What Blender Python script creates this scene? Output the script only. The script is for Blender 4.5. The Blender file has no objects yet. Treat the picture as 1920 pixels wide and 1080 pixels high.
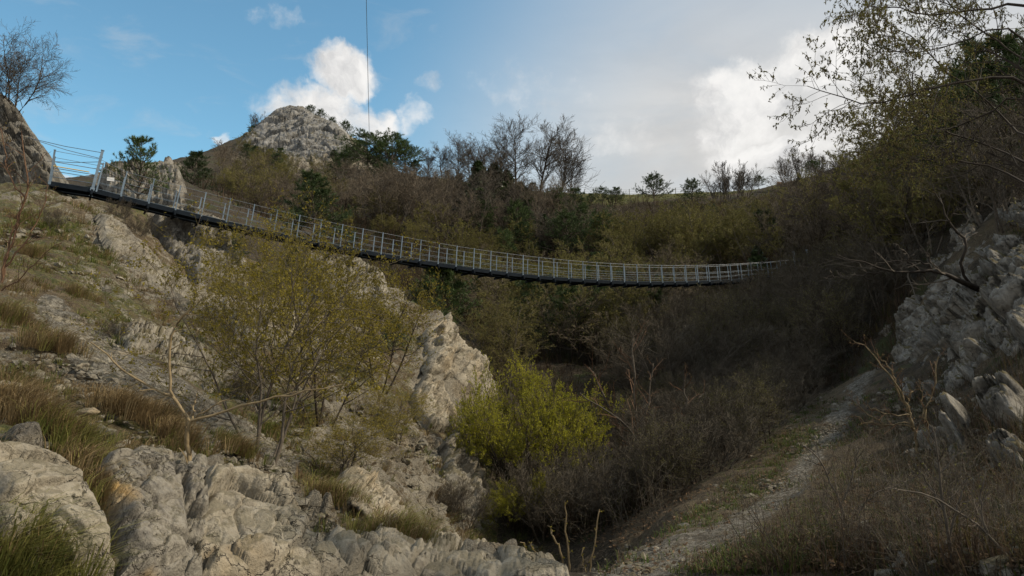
import bpy, math, random
import numpy as np
from mathutils import Vector, Matrix
SC = bpy.context.scene
COL = SC.collection
rad = math.radians

# ------------------------------------------------------------------ camera
F = 1386.0                       # focal length in photo pixels (1920 wide)
PITCH = math.atan(150.0 / F)
CP, SP = math.cos(PITCH), math.sin(PITCH)
cam_d = bpy.data.cameras.new('camera')
cam_d.sensor_width = 36.0
cam_d.lens = F / 1920 * 36
cam_d.clip_start = 0.1
cam_d.clip_end = 6000
cam = bpy.data.objects.new('camera', cam_d)
cam.rotation_euler = (rad(90) + PITCH, 0, 0)
COL.objects.link(cam)
SC.camera = cam

def ray(px, py):
    px = np.asarray(px, float); py = np.asarray(py, float)
    u = (px - 960) / F; v = (540 - py) / F
    return np.stack([u, CP - v * SP, SP + v * CP], -1)

def at(px, py, Y):
    d = ray(px, py)
    return d * (np.asarray(Y, float) / d[..., 1])[..., None]

def proj(P):
    P = np.asarray(P, float)
    dep = P[..., 1] * CP + P[..., 2] * SP
    up = -P[..., 1] * SP + P[..., 2] * CP
    dep = np.where(np.abs(dep) < 1e-6, 1e-6, dep)
    return 960 + F * P[..., 0] / dep, 540 - F * up / dep

# ------------------------------------------------------------------ light
SUN_EL, SUN_AZ = 42.0, 92.0        # azimuth clockwise from +Y (view direction)
sd = bpy.data.lights.new('sun', 'SUN')
sd.energy = 3.9
sd.angle = rad(2.5)
sd.color = (1.0, 0.88, 0.70)
sun = bpy.data.objects.new('sun', sd)
to_sun = Vector((math.sin(rad(SUN_AZ)) * math.cos(rad(SUN_EL)), math.cos(rad(SUN_AZ)) * math.cos(rad(SUN_EL)), math.sin(rad(SUN_EL))))
sun.rotation_euler = to_sun.to_track_quat('Z', 'Y').to_euler()
COL.objects.link(sun)
SC.view_settings.view_transform = 'Standard'
SC.view_settings.look = 'None'
SC.view_settings.gamma = 1.0
SC.view_settings.exposure = EXPOSURE = 0.1
SC.cycles.max_bounces = 5
SC.cycles.diffuse_bounces = 3
SC.cycles.glossy_bounces = 2
SC.cycles.transmission_bounces = 3
SC.cycles.transparent_max_bounces = 4
SC.cycles.caustics_reflective = False
SC.cycles.caustics_refractive = False

class NT:
    """small helper for node trees"""
    def __init__(s, tree):
        s.t = tree; s.n = tree.nodes; s.l = tree.links
    def new(s, typ, **kw):
        n = s.n.new(typ)
        for k, v in kw.items(): setattr(n, k, v)
        return n
    def put(s, sock, v):
        if hasattr(v, 'is_linked'): s.l.new(v, sock)
        else: sock.default_value = v
    def math(s, op, a, b=None, c=None, clamp=False):
        n = s.new('ShaderNodeMath', operation=op, use_clamp=clamp)
        for i, v in enumerate((a, b, c)):
            if v is not None: s.put(n.inputs[i], v)
        return n.outputs[0]
    def vmath(s, op, a, b=None):
        n = s.new('ShaderNodeVectorMath', operation=op)
        for i, v in enumerate((a, b)):
            if v is not None: s.put(n.inputs[i], v)
        return n.outputs['Value'] if op in ('DOT_PRODUCT', 'LENGTH') else n.outputs[0]
    def noise(s, vec, scale, detail=4, rough=.55, dist=0, out='Fac'):
        n = s.new('ShaderNodeTexNoise')
        if vec is not None: s.put(n.inputs['Vector'], vec)
        n.inputs['Scale'].default_value = scale; n.inputs['Detail'].default_value = detail
        n.inputs['Roughness'].default_value = rough; n.inputs['Distortion'].default_value = dist
        return n.outputs[out]
    def voro(s, vec, scale, feature='F1', out='Distance', rnd=1):
        n = s.new('ShaderNodeTexVoronoi', feature=feature)
        if vec is not None: s.put(n.inputs['Vector'], vec)
        n.inputs['Scale'].default_value = scale
        n.inputs['Randomness'].default_value = rnd
        return n.outputs[out]
    def ramp(s, v, lo, hi, a=0., b=1., smooth=True):
        n = s.new('ShaderNodeMapRange', interpolation_type='SMOOTHSTEP' if smooth else 'LINEAR')
        s.put(n.inputs[0], v)
        for i, x in enumerate((lo, hi, a, b)): n.inputs[i + 1].default_value = x
        return n.outputs[0]
    def mix(s, f, a, b, mode='MIX'):
        n = s.new('ShaderNodeMix', data_type='RGBA', blend_type=mode)
        s.put(n.inputs[0], f)
        for sock, v in ((n.inputs[6], a), (n.inputs[7], b)):
            s.put(sock, tuple(v) + (1,) if isinstance(v, (tuple, list)) and len(v) == 3 else v)
        return n.outputs[2]
    def attr(s, name, out='Fac'):
        return s.new('ShaderNodeAttribute', attribute_name=name).outputs[out]

def build_world():
    w = bpy.data.worlds.new('World'); SC.world = w; w.use_nodes = True
    T = NT(w.node_tree)
    bg = T.n['Background']
    sky = T.new('ShaderNodeTexSky', sky_type='NISHITA')
    sky.sun_disc = False
    sky.sun_elevation = rad(SUN_EL); sky.sun_rotation = rad(SUN_AZ)
    sky.altitude = 600; sky.air_density = 1.0; sky.dust_density = 0.7; sky.ozone_density = 1.6
    gen = T.new('ShaderNodeTexCoord').outputs['Generated']
    sep = T.new('ShaderNodeSeparateXYZ'); T.l.new(gen, sep.inputs[0])
    az = T.math('ARCTAN2', sep.outputs[0], sep.outputs[1])
    el = T.math('ARCSINE', sep.outputs[2])
    cmb = T.new('ShaderNodeCombineXYZ'); T.l.new(az, cmb.inputs[0]); T.l.new(el, cmb.inputs[1])
    p0 = cmb.outputs[0]
    def warp(p, scale, amp, detail):
        c = T.noise(p, scale, detail, .6, out='Color')
        return T.vmath('ADD', p, T.vmath('MULTIPLY', T.vmath('SUBTRACT', c, (.5, .5, .5)), (amp, amp, 0)))
    p = warp(warp(p0, 6, .10, 5), 28, .035, 5)
    def ang(px, py):
        d = ray(px, py); d = d / np.linalg.norm(d)
        return math.atan2(d[0], d[1]), math.asin(d[2])
    def field(pv, blobs):
        tot = None
        for (px, py, rx, ry, wgt) in blobs:
            a, e = ang(px, py)
            d = T.vmath('MULTIPLY', T.vmath('SUBTRACT', pv, (a, e, 0)), (F / rx, F / ry, 0))
            v = T.ramp(T.vmath('DOT_PRODUCT', d, d), 2.0, 0.0, 0, wgt)
            tot = v if tot is None else T.math('MAXIMUM', tot, v)
        return tot
    cum = field(p, [(648, 128, 68, 42, 1), (600, 205, 104, 50, .9), (685, 232, 58, 42, .85), (550, 195, 62, 28, .7),
                    (768, 215, 26, 34, .55), (800, 165, 26, 18, .4), (436, 268, 18, 14, .6), (150, 320, 44, 14, .9), (520, 20, 60, 22, .35),
                    (1400, 175, 100, 70, .78), (1560, 105, 105, 52, .95), (1375, 245, 85, 36, .75), (1180, 250, 150, 40, .36), (1000, 170, 130, 50, .28), (1440, 285, 115, 30, .9), (1600, 200, 120, 80, .45),
                    (1700, 60, 120, 60, .5), (-500, 200, 260, 90, .8), (2500, 150, 420, 140, .9), (3600, 500, 500, 200, .9)])
    fine = T.noise(p0, 26, 8, .62)
    cden = T.ramp(T.math('ADD', cum, T.math('MULTIPLY', T.math('SUBTRACT', fine, .5), 1.05)), .16, .92)
    # high veil covering the right-hand half of the sky
    vn = T.noise(T.vmath('MULTIPLY', p0, (3.2, 7.5, 1)), 1.0, 7, .55, .4)
    side = T.ramp(T.math('ADD', az, T.math('MULTIPLY', el, -.45)), -.40, .10)
    round_ = T.math('MAXIMUM', T.ramp(T.math('ABSOLUTE', az), .85, 1.25), T.ramp(el, .50, .80))  # unseen overcast added overhead and beyond the view, to whiten the ambient light
    side = T.math('MAXIMUM', side, round_)
    veil = T.math('MULTIPLY', side, T.ramp(vn, .22, .52, .80, 1.0))
    wisp = T.math('MULTIPLY', T.ramp(T.noise(T.vmath('MULTIPLY', p0, (9, 22, 1)), 1.0, 8, .6, .6), .50, .78), .30)
    veil = T.math('MAXIMUM', veil, wisp)
    mul = T.new('ShaderNodeVectorMath', operation='MULTIPLY'); T.l.new(sky.outputs[0], mul.inputs[0]); mul.inputs[1].default_value = SKYTINT
    blue = mul.outputs[0]
    vtone = T.noise(T.vmath('MULTIPLY', p0, (2.2, 6, 1)), 1.3, 6, .6, .3)
    vcol = T.mix(T.ramp(vtone, .36, .62), VEIL_A, VEIL_B)
    vcol = T.mix(T.ramp(el, .28, .54), vcol, VEIL_C)
    ctone = T.ramp(T.noise(p, 11, 7, .62), .30, .60)
    ccol = T.mix(ctone, CLOUD_D, CLOUD_L)
    c = T.mix(veil, blue, vcol)
    c = T.mix(cden, c, ccol)
    T.l.new(c, bg.inputs[0])
    bg.inputs[1].default_value = 0.15
SKYTINT = (0.85, 1.18, 1.08)
VEIL_A = (3.75, 3.75, 3.72); VEIL_B = (4.5, 4.43, 4.3); VEIL_C = (2.95, 3.4, 3.9)
CLOUD_D = (3.5, 3.52, 3.58); CLOUD_L = (5.9, 5.8, 5.65)
build_world()

# ------------------------------------------------------------------ noise in numpy
def _h(ix, iy, iz, seed):
    n = (ix.astype(np.int64) * 374761393 + iy.astype(np.int64) * 668265263 + iz.astype(np.int64) * 2147483647 + seed * 1274126177) & 0xffffffff
    n = ((n ^ (n >> 13)) * 1274126177) & 0xffffffff
    n = ((n ^ (n >> 16)) * 2246822519) & 0xffffffff
    n = n ^ (n >> 15)
    return (n & 0xffffff).astype(np.float64) / 0xffffff
def vnoise(P, seed=0):
    i = np.floor(P); f = P - i; f = f * f * f * (f * (f * 6 - 15) + 10)
    x, y, z = i[..., 0], i[..., 1], i[..., 2]
    r = 0
    for dx in (0, 1):
        wx = f[..., 0] if dx else 1 - f[..., 0]
        for dy in (0, 1):
            wy = f[..., 1] if dy else 1 - f[..., 1]
            for dz in (0, 1):
                wz = f[..., 2] if dz else 1 - f[..., 2]
                r = r + wx * wy * wz * _h(x + dx, y + dy, z + dz, seed)
    return r * 2 - 1
def fbm(P, octv=5, seed=0, gain=.5, ridged=False):
    a = 1.; s = 0; t = 0
    for o in range(octv):
        n = vnoise(P * 2 ** o + 17.3 * o, seed + o)
        s = s + a * ((1 - 2 * np.abs(n)) if ridged else n); t += a; a *= gain
    return s / t
def blocks(P, seed=0):
    """fractured rock: each cell of a jittered lattice has its own height and tilt; gives flat facets with cracks"""
    P = np.asarray(P, float)
    i0 = np.floor(P)
    best = np.full(P.shape[:-1], 9e9); second = best.copy(); val = np.zeros(P.shape[:-1])
    for dx in (-1, 0, 1):
        for dy in (-1, 0, 1):
            for dz in (-1, 0, 1):
                c = i0 + np.array([dx, dy, dz])
                x, y, z = c[..., 0], c[..., 1], c[..., 2]
                j = np.stack([_h(x, y, z, seed + 1), _h(x, y, z, seed + 2), _h(x, y, z, seed + 3)], -1)
                d = P - (c + j)
                dd = (d * d).sum(-1)
                tilt = np.stack([_h(x, y, z, seed + 4), _h(x, y, z, seed + 5), _h(x, y, z, seed + 6)], -1) - .5
                v = _h(x, y, z, seed + 7) - .5 + (tilt * d).sum(-1) * 1.3
                near = dd < best
                second = np.where(near, best, np.minimum(second, dd))
                val = np.where(near, v, val)
                best = np.where(near, dd, best)
    edge = np.sqrt(second) - np.sqrt(best)
    return val - .55 * np.clip(1 - edge / .10, 0, 1)

# ------------------------------------------------------------------ terrain from control points seen in the photo
CTRL = [
 # left slope
 (0,1080,4.5),(200,1070,5.2),(60,850,6.2),(180,880,7),(0,720,9),(0,640,11.5),(0,520,17),(0,420,24),(30,368,29),(100,358,30.5),
 (330,840,8.8),(350,1060,6),(480,1070,6.5),(480,900,9.3),(560,1000,8),(620,940,9.6),(740,1070,7.5),(800,1020,9),(950,1055,9.5),(1040,1078,9.5),
 (640,900,13),(720,930,14),(800,930,18),(880,950,21),(900,880,24),(860,840,24),(760,880,18),(700,820,18),(600,800,16),(520,862,12.5),
 (420,790,13),(300,740,12),(160,640,14.5),(260,680,13.5),(100,580,16),(200,520,22),(300,620,19),(330,560,25),(170,450,26),(230,430,29.5),
 (280,480,29),(440,600,25),(420,560,30),(180,378,31),(240,420,31.8),(300,475,31.4),(360,545,31),
 # cliff behind the left end of the bridge and the spur below it
 (330,430,39),(400,470,38.5),(380,540,36),(340,400,41),(300,345,50),(220,338,54),(250,395,46),(130,345,60),
 (470,600,27),(560,560,33),(640,490,36.5),(700,520,35),(600,640,26),(740,560,34.5),(830,600,32.5),(800,680,28),(900,690,31),(930,765,29),
 (780,760,24.5),(860,770,26.5),(680,700,23),(500,520,38),(560,480,44),
 # ravine
 (950,745,36),(1000,700,44),(1000,610,62),(870,560,60),(760,530,64),(640,470,78),(1000,990,21),(950,970,22),(1060,910,27),(1150,850,29),(1050,830,32),
 # far slope and skyline
 (760,440,88),(640,420,88),(500,400,86),(420,390,75),(360,365,82),(380,305,115),(430,295,140),(540,335,118),(640,355,118),(700,345,125),(780,332,138),
 (840,337,135),(960,357,132),(1100,366,128),(1200,368,126),(1300,364,122),(1420,357,118),(1470,345,116),(1540,326,112),(1600,305,108),(1650,280,104),
 (300,330,100),(200,330,110),
 (480,255,166),(550,225,172),(620,240,168),(550,300,150),(470,300,150),(640,300,152),(700,305,155),
 (300,345,200),(550,330,260),(800,400,200),(1000,430,200),(1200,430,190),(1400,420,180),(1600,380,170),(800,520,420),(1300,520,420),(300,520,420),(1700,500,420),
 (1100,532,75),(1250,545,68),(1400,525,62),(1500,510,60),(1000,535,78),(1100,450,98),(1300,430,92),(1500,400,86),(1600,380,76),(1500,470,68),
 (1700,260,80),(1900,150,52),(1920,300,38),(1780,400,37),(1850,380,32.5),
 # right slope, rocks, path
 (1690,560,31.5),(1690,640,30),(1660,692,30),(1750,450,34),(1800,600,24),(1900,560,18.5),(1900,430,24),(1800,700,18.5),(1900,720,13.5),(1900,860,9.8),
 (1850,850,11.2),(1900,1000,6.5),(1750,860,13),(1700,800,16.5),(1700,950,9.2),(1700,1070,6),(1900,1075,5),(1550,1060,7),(1600,900,13),
 (1640,700,29),(1600,740,25),(1560,800,20.5),(1520,860,17),(1480,920,14),(1400,980,11.5),(1300,1030,9.8),(1200,1065,9),
 (1500,790,23.5),(1400,880,18),(1330,930,15.5),(1270,980,13.2),(1180,1040,11),(1430,800,26),(1350,860,22),(1250,920,20),(1150,960,20),(1060,1010,19),
 (1250,780,33),(1350,760,33),(1450,720,33.5),(1550,700,33),(1150,720,43),(1300,680,43),(1450,640,43),(1580,620,41),(1200,620,57),(1400,580,53),
 # beyond the frame
 (-300,700,9),(-300,420,22),(-250,1080,4),(-300,330,30),(-500,300,70),(2250,700,8),(2250,300,20),(2250,1000,4),(2400,50,60),(3200,300,8),(3000,1000,3),(-1200,500,12),(-1100,1000,4),(-2000,300,40),(4000,100,40)]
XYZ = [(0,1.2,-1.75),(-1.2,1.5,-1.6),(1.3,1.5,-1.75),(0,4,-1.95),(1.5,5,-2.0),(-1.5,4,-1.75),(0,6,-2.1),(3,6,-2.1)]
C = np.array([at(*c) for c in CTRL] + XYZ)
# stratum behind the ledge at the bottom: the ravine is deeper than the ledge
C = np.vstack([C, [(-.6, 14, -5.0), (0.4, 15.5, -5.4), (1.4, 14.5, -4.6)]])
# spur back face and gully behind the left crest
C = np.vstack([C, [(-2.6, 37.5, -.6), (-4.6, 41.5, 1.4), (-7.5, 45, 3.4), (-13.6, 34.0, 4.4), (-11.8, 34, 3.6)]])
WS = 0.42
def polar(P):
    r = np.hypot(P[..., 0], P[..., 1])
    return np.stack([np.arctan2(P[..., 0], P[..., 1]), WS * np.log(np.maximum(r, .5))], -1), r
_q, _r = polar(C)
_e = C[:, 2] / _r
def _phi(d2): return .5 * d2 * np.log(d2 + 1e-12)
_n = len(C)
_K = _phi(((_q[:, None] - _q[None]) ** 2).sum(-1)) + np.eye(_n) * 4e-4
_Pm = np.c_[np.ones(_n), _q]
_A = np.block([[_K, _Pm], [_Pm.T, np.zeros((3, 3))]])
_sol = np.linalg.solve(_A, np.r_[_e, 0, 0, 0])
def _height_exact(X, Y):
    P = np.stack([X, Y], -1)
    q, r = polar(P)
    q = q.reshape(-1, 2); out = np.empty(len(q))
    for a in range(0, len(q), 20000):
        b = q[a:a + 20000]
        d2 = ((b[:, None] - _q[None]) ** 2).sum(-1)
        out[a:a + 20000] = _phi(d2) @ _sol[:_n] + _sol[_n] + b @ _sol[_n + 1:]
    return out.reshape(r.shape)
# the slope of the sight line to the ground, tabled over bearing and log distance
_TA = np.radians(np.concatenate([np.arange(-180, -48, 3.), np.arange(-48, 48.01, .16), np.arange(51, 180.1, 3.)]))
_TL = np.linspace(math.log(.6), math.log(5000), 560)
_TE = _height_exact(np.sin(_TA)[:, None] * np.exp(_TL)[None], np.cos(_TA)[:, None] * np.exp(_TL)[None])
def height(X, Y):
    X = np.asarray(X, float); Y = np.asarray(Y, float)
    r = np.maximum(np.hypot(X, Y), .61); a = np.arctan2(X, Y)
    i = np.clip(np.searchsorted(_TA, a) - 1, 0, len(_TA) - 2); f = (a - _TA[i]) / (_TA[i + 1] - _TA[i])
    l = (np.log(r) - _TL[0]) / (_TL[1] - _TL[0]); j = np.clip(l.astype(int), 0, len(_TL) - 2); g = l - j
    e = (_TE[i, j] * (1 - f) + _TE[i + 1, j] * f) * (1 - g) + (_TE[i, j + 1] * (1 - f) + _TE[i + 1, j + 1] * f) * g
    return e * r
def hit(px, py, y0=2.0, y1=420.0, n=420):
    """first point of the terrain met by the photo ray"""
    px = np.atleast_1d(np.asarray(px, float)); py = np.atleast_1d(np.asarray(py, float))
    d = ray(px, py); d = d / d[:, 1:2]
    ys = np.geomspace(y0, y1, n)
    res = np.full(len(px), np.nan)
    for a in range(0, len(px), 3000):
        dd = d[a:a + 3000]
        P = dd[:, None, :] * ys[None, :, None]
        under = P[..., 2] < height(P[..., 0], P[..., 1])
        k = under.argmax(1); ok = under.any(1) & (k > 0)
        lo = ys[np.maximum(k - 1, 0)]; hi = ys[k]
        for _ in range(9):
            m = (lo + hi) / 2; Q = dd * m[:, None]
            u = Q[:, 2] < height(Q[:, 0], Q[:, 1])
            hi = np.where(u, m, hi); lo = np.where(u, lo, m)
        res[a:a + 3000] = np.where(ok, hi, np.where(under[:, 0], y0, np.nan))
    return d * res[:, None]

# ------------------------------------------------------------------ mesh and object helpers
def make_mesh(name, V, faces, mats=(), mat_idx=None, smooth=False, attrs=None):
    """faces: list of int arrays (m,k); fast foreach_set"""
    me = bpy.data.meshes.new(name)
    V = np.asarray(V, np.float32)
    faces = [np.asarray(f, np.int32) for f in faces if len(f)]
    loops = np.concatenate([f.ravel() for f in faces])
    sizes = np.concatenate([np.full(len(f), f.shape[1], np.int32) for f in faces])
    starts = np.r_[0, np.cumsum(sizes)[:-1]].astype(np.int32)
    me.vertices.add(len(V)); me.vertices.foreach_set('co', V.ravel())
    me.loops.add(len(loops)); me.loops.foreach_set('vertex_index', loops)
    me.polygons.add(len(sizes)); me.polygons.foreach_set('loop_start', starts)
    try: me.polygons.foreach_set('loop_total', sizes)
    except Exception: pass
    for m in mats: me.materials.append(m)
    if mat_idx is not None: me.polygons.foreach_set('material_index', np.asarray(mat_idx, np.int32))
    me.polygons.foreach_set('use_smooth', np.full(len(sizes), bool(smooth)))
    for k, a in (attrs or {}).items():
        a = np.asarray(a, np.float32)
        if a.ndim == 1:
            at_ = me.attributes.new(k, 'FLOAT', 'POINT'); at_.data.foreach_set('value', a)
        else:
            at_ = me.attributes.new(k, 'FLOAT_COLOR', 'POINT'); at_.data.foreach_set('color', np.c_[a, np.ones(len(a), np.float32)].ravel())
    me.update(calc_edges=True); me.validate()
    return me
def obj(name, me, parent=None, loc=(0, 0, 0), rz=0.):
    o = bpy.data.objects.new(name, me); COL.objects.link(o)
    o.location = loc; o.rotation_euler = (0, 0, rz)
    if parent is not None: o.parent = parent
    return o
def tag(o, label=None, cat=None, group=None, kind=None):
    if label: o['label'] = label
    if cat: o['category'] = cat
    if group: o['group'] = group
    if kind: o['kind'] = kind
    return o
def thing(name, label, cat, loc=(0, 0, 0), rz=0., group=None):
    return tag(obj(name, None, None, loc, rz), label, cat, group)

def poly_in(poly, px, py):
    poly = np.asarray(poly, float); ins = np.zeros(np.shape(px), bool)
    n = len(poly)
    for i in range(n):
        (x1, y1), (x2, y2) = poly[i], poly[(i + 1) % n]
        c = ((y1 > py) != (y2 > py)) & (px < (x2 - x1) * (py - y1) / ((y2 - y1) or 1e-9) + x1)
        ins ^= c
    return ins
def poly_dist(poly, px, py):
    """signed distance in pixels, positive inside"""
    poly = np.asarray(poly, float); d = np.full(np.shape(px), 1e9)
    for i in range(len(poly)):
        a = poly[i]; b = poly[(i + 1) % len(poly)]; ab = b - a
        t = np.clip(((px - a[0]) * ab[0] + (py - a[1]) * ab[1]) / max((ab ** 2).sum(), 1e-9), 0, 1)
        d = np.minimum(d, np.hypot(px - a[0] - t * ab[0], py - a[1] - t * ab[1]))
    return np.where(poly_in(poly, px, py), d, -d)
def line_dist(line, px, py):
    d = np.full(np.shape(px), 1e9); w = np.zeros(np.shape(px))
    line = np.asarray(line, float)
    for a, b in zip(line[:-1], line[1:]):
        ab = b[:2] - a[:2]
        t = np.clip(((px - a[0]) * ab[0] + (py - a[1]) * ab[1]) / max((ab ** 2).sum(), 1e-9), 0, 1)
        dd = np.hypot(px - a[0] - t * ab[0], py - a[1] - t * ab[1])
        m = dd < d
        d = np.where(m, dd, d); w = np.where(m, a[2] + t * (b[2] - a[2]), w)
    return d / np.maximum(w, 1e-6)
# ------------------------------------------------------------------ materials
def mat(name, fn):
    m = bpy.data.materials.new(name); m.use_nodes = True
    T = NT(m.node_tree); b = T.n['Principled BSDF']
    b.inputs['Roughness'].default_value = .9
    b.inputs['Specular IOR Level'].default_value = .25
    fn(T, b)
    return m
def pos(T): return T.new('ShaderNodeNewGeometry').outputs['Position']
def objc(T): return T.new('ShaderNodeTexCoord').outputs['Object']
def bump(T, b, h, s=.5, d=.05):
    n = T.new('ShaderNodeBump'); n.inputs['Strength'].default_value = s; n.inputs['Distance'].default_value = d
    T.put(n.inputs['Height'], h); T.l.new(n.outputs[0], b.inputs['Normal'])
def rock_nodes(T, p, light=(.30, .265, .20), dark=(.14, .122, .095), warm=(.22, .155, .08), scale=1.0, warmth=.3):
    n1 = T.noise(p, 1.3 * scale, 8, .62, .4); n2 = T.noise(p, 9 * scale, 7, .68); n3 = T.noise(p, .6 * scale, 4, .5)
    c = T.mix(T.ramp(n1, .34, .62), dark, light)
    c = T.mix(T.math('MULTIPLY', T.ramp(n2, .40, .68), .55), c, (.33, .30, .24))
    c = T.mix(T.math('MULTIPLY', T.ramp(n3, .54, .68), warmth), c, warm)
    pit = T.ramp(T.noise(p, 22 * scale, 5, .7), .36, .28)
    c = T.mix(T.math('MULTIPLY', pit, .75), c, (.05, .047, .04))
    # long thin cracks
    w = T.vmath('ADD', p, T.vmath('MULTIPLY', T.noise(p, 2.0 * scale, 5, .6, out='Color'), (.7, .7, .7)))
    cr = T.voro(T.vmath('MULTIPLY', w, (1.0, 1.0, 1.7)), 1.5 * scale, 'DISTANCE_TO_EDGE')
    crack = T.math('MULTIPLY', T.ramp(cr, .026, .0), T.ramp(n3, .40, .55))
    c = T.mix(T.math('MULTIPLY', crack, .6), c, (.07, .062, .05))
    hole = T.math('MULTIPLY', T.ramp(T.noise(p, 6.5 * scale, 3, .5), .34, .29), T.ramp(n1, .42, .5))
    c = T.mix(T.math('MULTIPLY', hole, .85), c, (.035, .03, .024))
    strk = T.ramp(T.noise(T.vmath('MULTIPLY', p, (2.2, 2.2, .35)), 1.5 * scale, 6, .65), .54, .70)
    c = T.mix(T.math('MULTIPLY', strk, .5), c, (.10, .09, .075))
    h = T.math('ADD', T.math('MULTIPLY', n2, .7), T.math('SUBTRACT', T.math('MULTIPLY', n1, .9), T.math('ADD', T.math('MULTIPLY', crack, .5), T.math('MULTIPLY', pit, .35))))
    return c, h
def _terr(T, b):
    p = pos(T)
    rc, rh = rock_nodes(T, p, warmth=.35)
    big = T.noise(p, .35, 5, .6); mid = T.noise(p, 2.2, 7, .65, .3); fin = T.noise(p, 14, 6, .7); vf = T.noise(p, 55, 4, .7)
    soil = T.mix(T.ramp(mid, .35, .65), (.085, .062, .038), (.19, .145, .085))
    soil = T.mix(T.math('MULTIPLY', T.ramp(fin, .45, .7), .6), soil, (.27, .215, .13))
    grass = T.mix(T.ramp(T.noise(p, 5, 5, .65), .38, .62), (.055, .065, .018), (.15, .135, .045))
    litter = T.mix(T.ramp(fin, .38, .64), (.028, .022, .014), (.095, .075, .050))
    litter = T.mix(T.math('MULTIPLY', T.ramp(T.noise(p, .8, 5, .6), .52, .66), .7), litter, (.05, .065, .018))
    gravel = T.mix(T.ramp(T.voro(p, 16, 'F1', 'Color'), .2, .8, smooth=False), (.11, .097, .075), (.29, .265, .215))
    gravel = T.mix(T.math('MULTIPLY', T.ramp(fin, .48, .62), .65), gravel, (.09, .075, .05))
    k = T.attr('rock'); g = T.attr('grass'); li = T.attr('litter'); gv = T.attr('gravel')
    jit = T.math('ADD', T.math('MULTIPLY', T.math('SUBTRACT', mid, .5), 1.5), T.math('MULTIPLY', T.math('SUBTRACT', fin, .5), .9))
    def cut(v, lo=.42, hi=.58): return T.ramp(T.math('ADD', v, jit), lo, hi)
    c = soil
    c = T.mix(cut(g), c, grass)
    c = T.mix(cut(li, .3, .6), c, litter)
    rk = cut(k)
    c = T.mix(rk, c, rc)
    c = T.mix(cut(gv, .40, .62), c, gravel)
    c = T.mix(.8, c, T.mix(1.0, c, T.mix(T.ramp(vf, .3, .7), (.45, .45, .45), (1.35, 1.35, 1.35)), 'MULTIPLY'))
    T.l.new(c, b.inputs['Base Color'])
    hh = T.math('ADD', T.math('MULTIPLY', rh, .9), T.math('ADD', T.math('MULTIPLY', fin, .8), T.math('MULTIPLY', vf, .35)))
    bump(T, b, hh, .9, .12)
    b.inputs['Roughness'].default_value = .95
M = {}
M['terrain'] = mat('hillside_ground', _terr)
def _rock(light, dark, warm, warmth, scale, moss):
    def f(T, b):
        p = pos(T)
        c, h = rock_nodes(T, p, light, dark, warm, scale, warmth)
        nz = T.new('ShaderNodeNewGeometry'); sp = T.new('ShaderNodeSeparateXYZ'); T.l.new(nz.outputs['Normal'], sp.inputs[0])
        up = T.math('ADD', sp.outputs[2], T.math('MULTIPLY', T.math('SUBTRACT', T.noise(p, 2.6 * scale, 6, .65), .5), 2.2))
        c = T.mix(T.math('MULTIPLY', T.ramp(up, .70, .98), moss), c, T.mix(T.noise(p, 7 * scale, 4), (.05, .05, .018), (.15, .115, .06)))
        T.l.new(c, b.inputs['Base Color']); bump(T, b, h, .95, .10 / scale); b.inputs['Roughness'].default_value = .93
    return f
M['rock_pale'] = mat('pale_limestone', _rock((.37, .325, .245), (.225, .195, .145), (.32, .22, .10), .35, 1.3, .5))
M['rock_grey'] = mat('grey_limestone', _rock((.27, .243, .19), (.125, .112, .09), (.23, .165, .085), .3, 1.0, .75))
M['rock_dark'] = mat('dark_weathered_limestone', _rock((.185, .175, .155), (.062, .058, .05), (.2, .15, .08), .3, .9, .75))
M['ochre_rock'] = mat('ochre_stained_limestone', _rock((.27, .245, .20), (.12, .11, .095), (.36, .22, .06), .85, 1.6, .5))
M['rock_far'] = mat('crag_limestone', _rock((.265, .264, .258), (.105, .104, .10), (.17, .15, .11), .12, .28, .75))
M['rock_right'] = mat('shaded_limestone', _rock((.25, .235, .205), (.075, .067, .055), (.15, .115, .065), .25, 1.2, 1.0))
def flat(name, a, b_, scale=6, rough=.85, metal=0., trans=0., spec=.25):
    def f(T, b):
        p = objc(T)
        oi = T.new('ShaderNodeObjectInfo').outputs['Random']
        c = T.mix(T.ramp(T.noise(p, scale, 5, .65), .32, .68), a, b_)
        hv = T.new('ShaderNodeHueSaturation'); T.l.new(c, hv.inputs['Color'])
        T.put(hv.inputs['Value'], T.math('ADD', .8, T.math('MULTIPLY', oi, .4)))
        T.l.new(hv.outputs[0], b.inputs['Base Color'])
        b.inputs['Roughness'].default_value = rough; b.inputs['Metallic'].default_value = metal; b.inputs['Specular IOR Level'].default_value = spec
        if trans:
            tr = T.new('ShaderNodeBsdfTranslucent'); T.l.new(hv.outputs[0], tr.inputs[0])
            mx = T.new('ShaderNodeMixShader'); mx.inputs[0].default_value = trans
            T.l.new(b.outputs[0], mx.inputs[1]); T.l.new(tr.outputs[0], mx.inputs[2])
            T.l.new(mx.outputs[0], T.n['Material Output'].inputs[0])
    return mat(name, f)
M['bark_grey'] = flat('grey_bark', (.065, .053, .040), (.135, .112, .086), 9)
M['bark_dark'] = flat('dark_bark', (.024, .018, .013), (.062, .048, .035), 9)
M['bark_tan'] = flat('tan_bark', (.15, .108, .055), (.25, .19, .105), 14, .7)
M['bark_red'] = flat('reddish_bark', (.09, .048, .028), (.16, .095, .055), 10)
M['twig_brown'] = flat('brown_twigs', (.098, .077, .052), (.168, .134, .094), 2)
M['twig_grey'] = flat('grey_twigs', (.060, .050, .038), (.112, .094, .073), 2)
M['twig_dusk'] = flat('dusky_twigs', (.060, .049, .034), (.108, .090, .064), 2)
M['twig_olive'] = flat('olive_twigs', (.102, .082, .034), (.168, .138, .056), 2)
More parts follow.
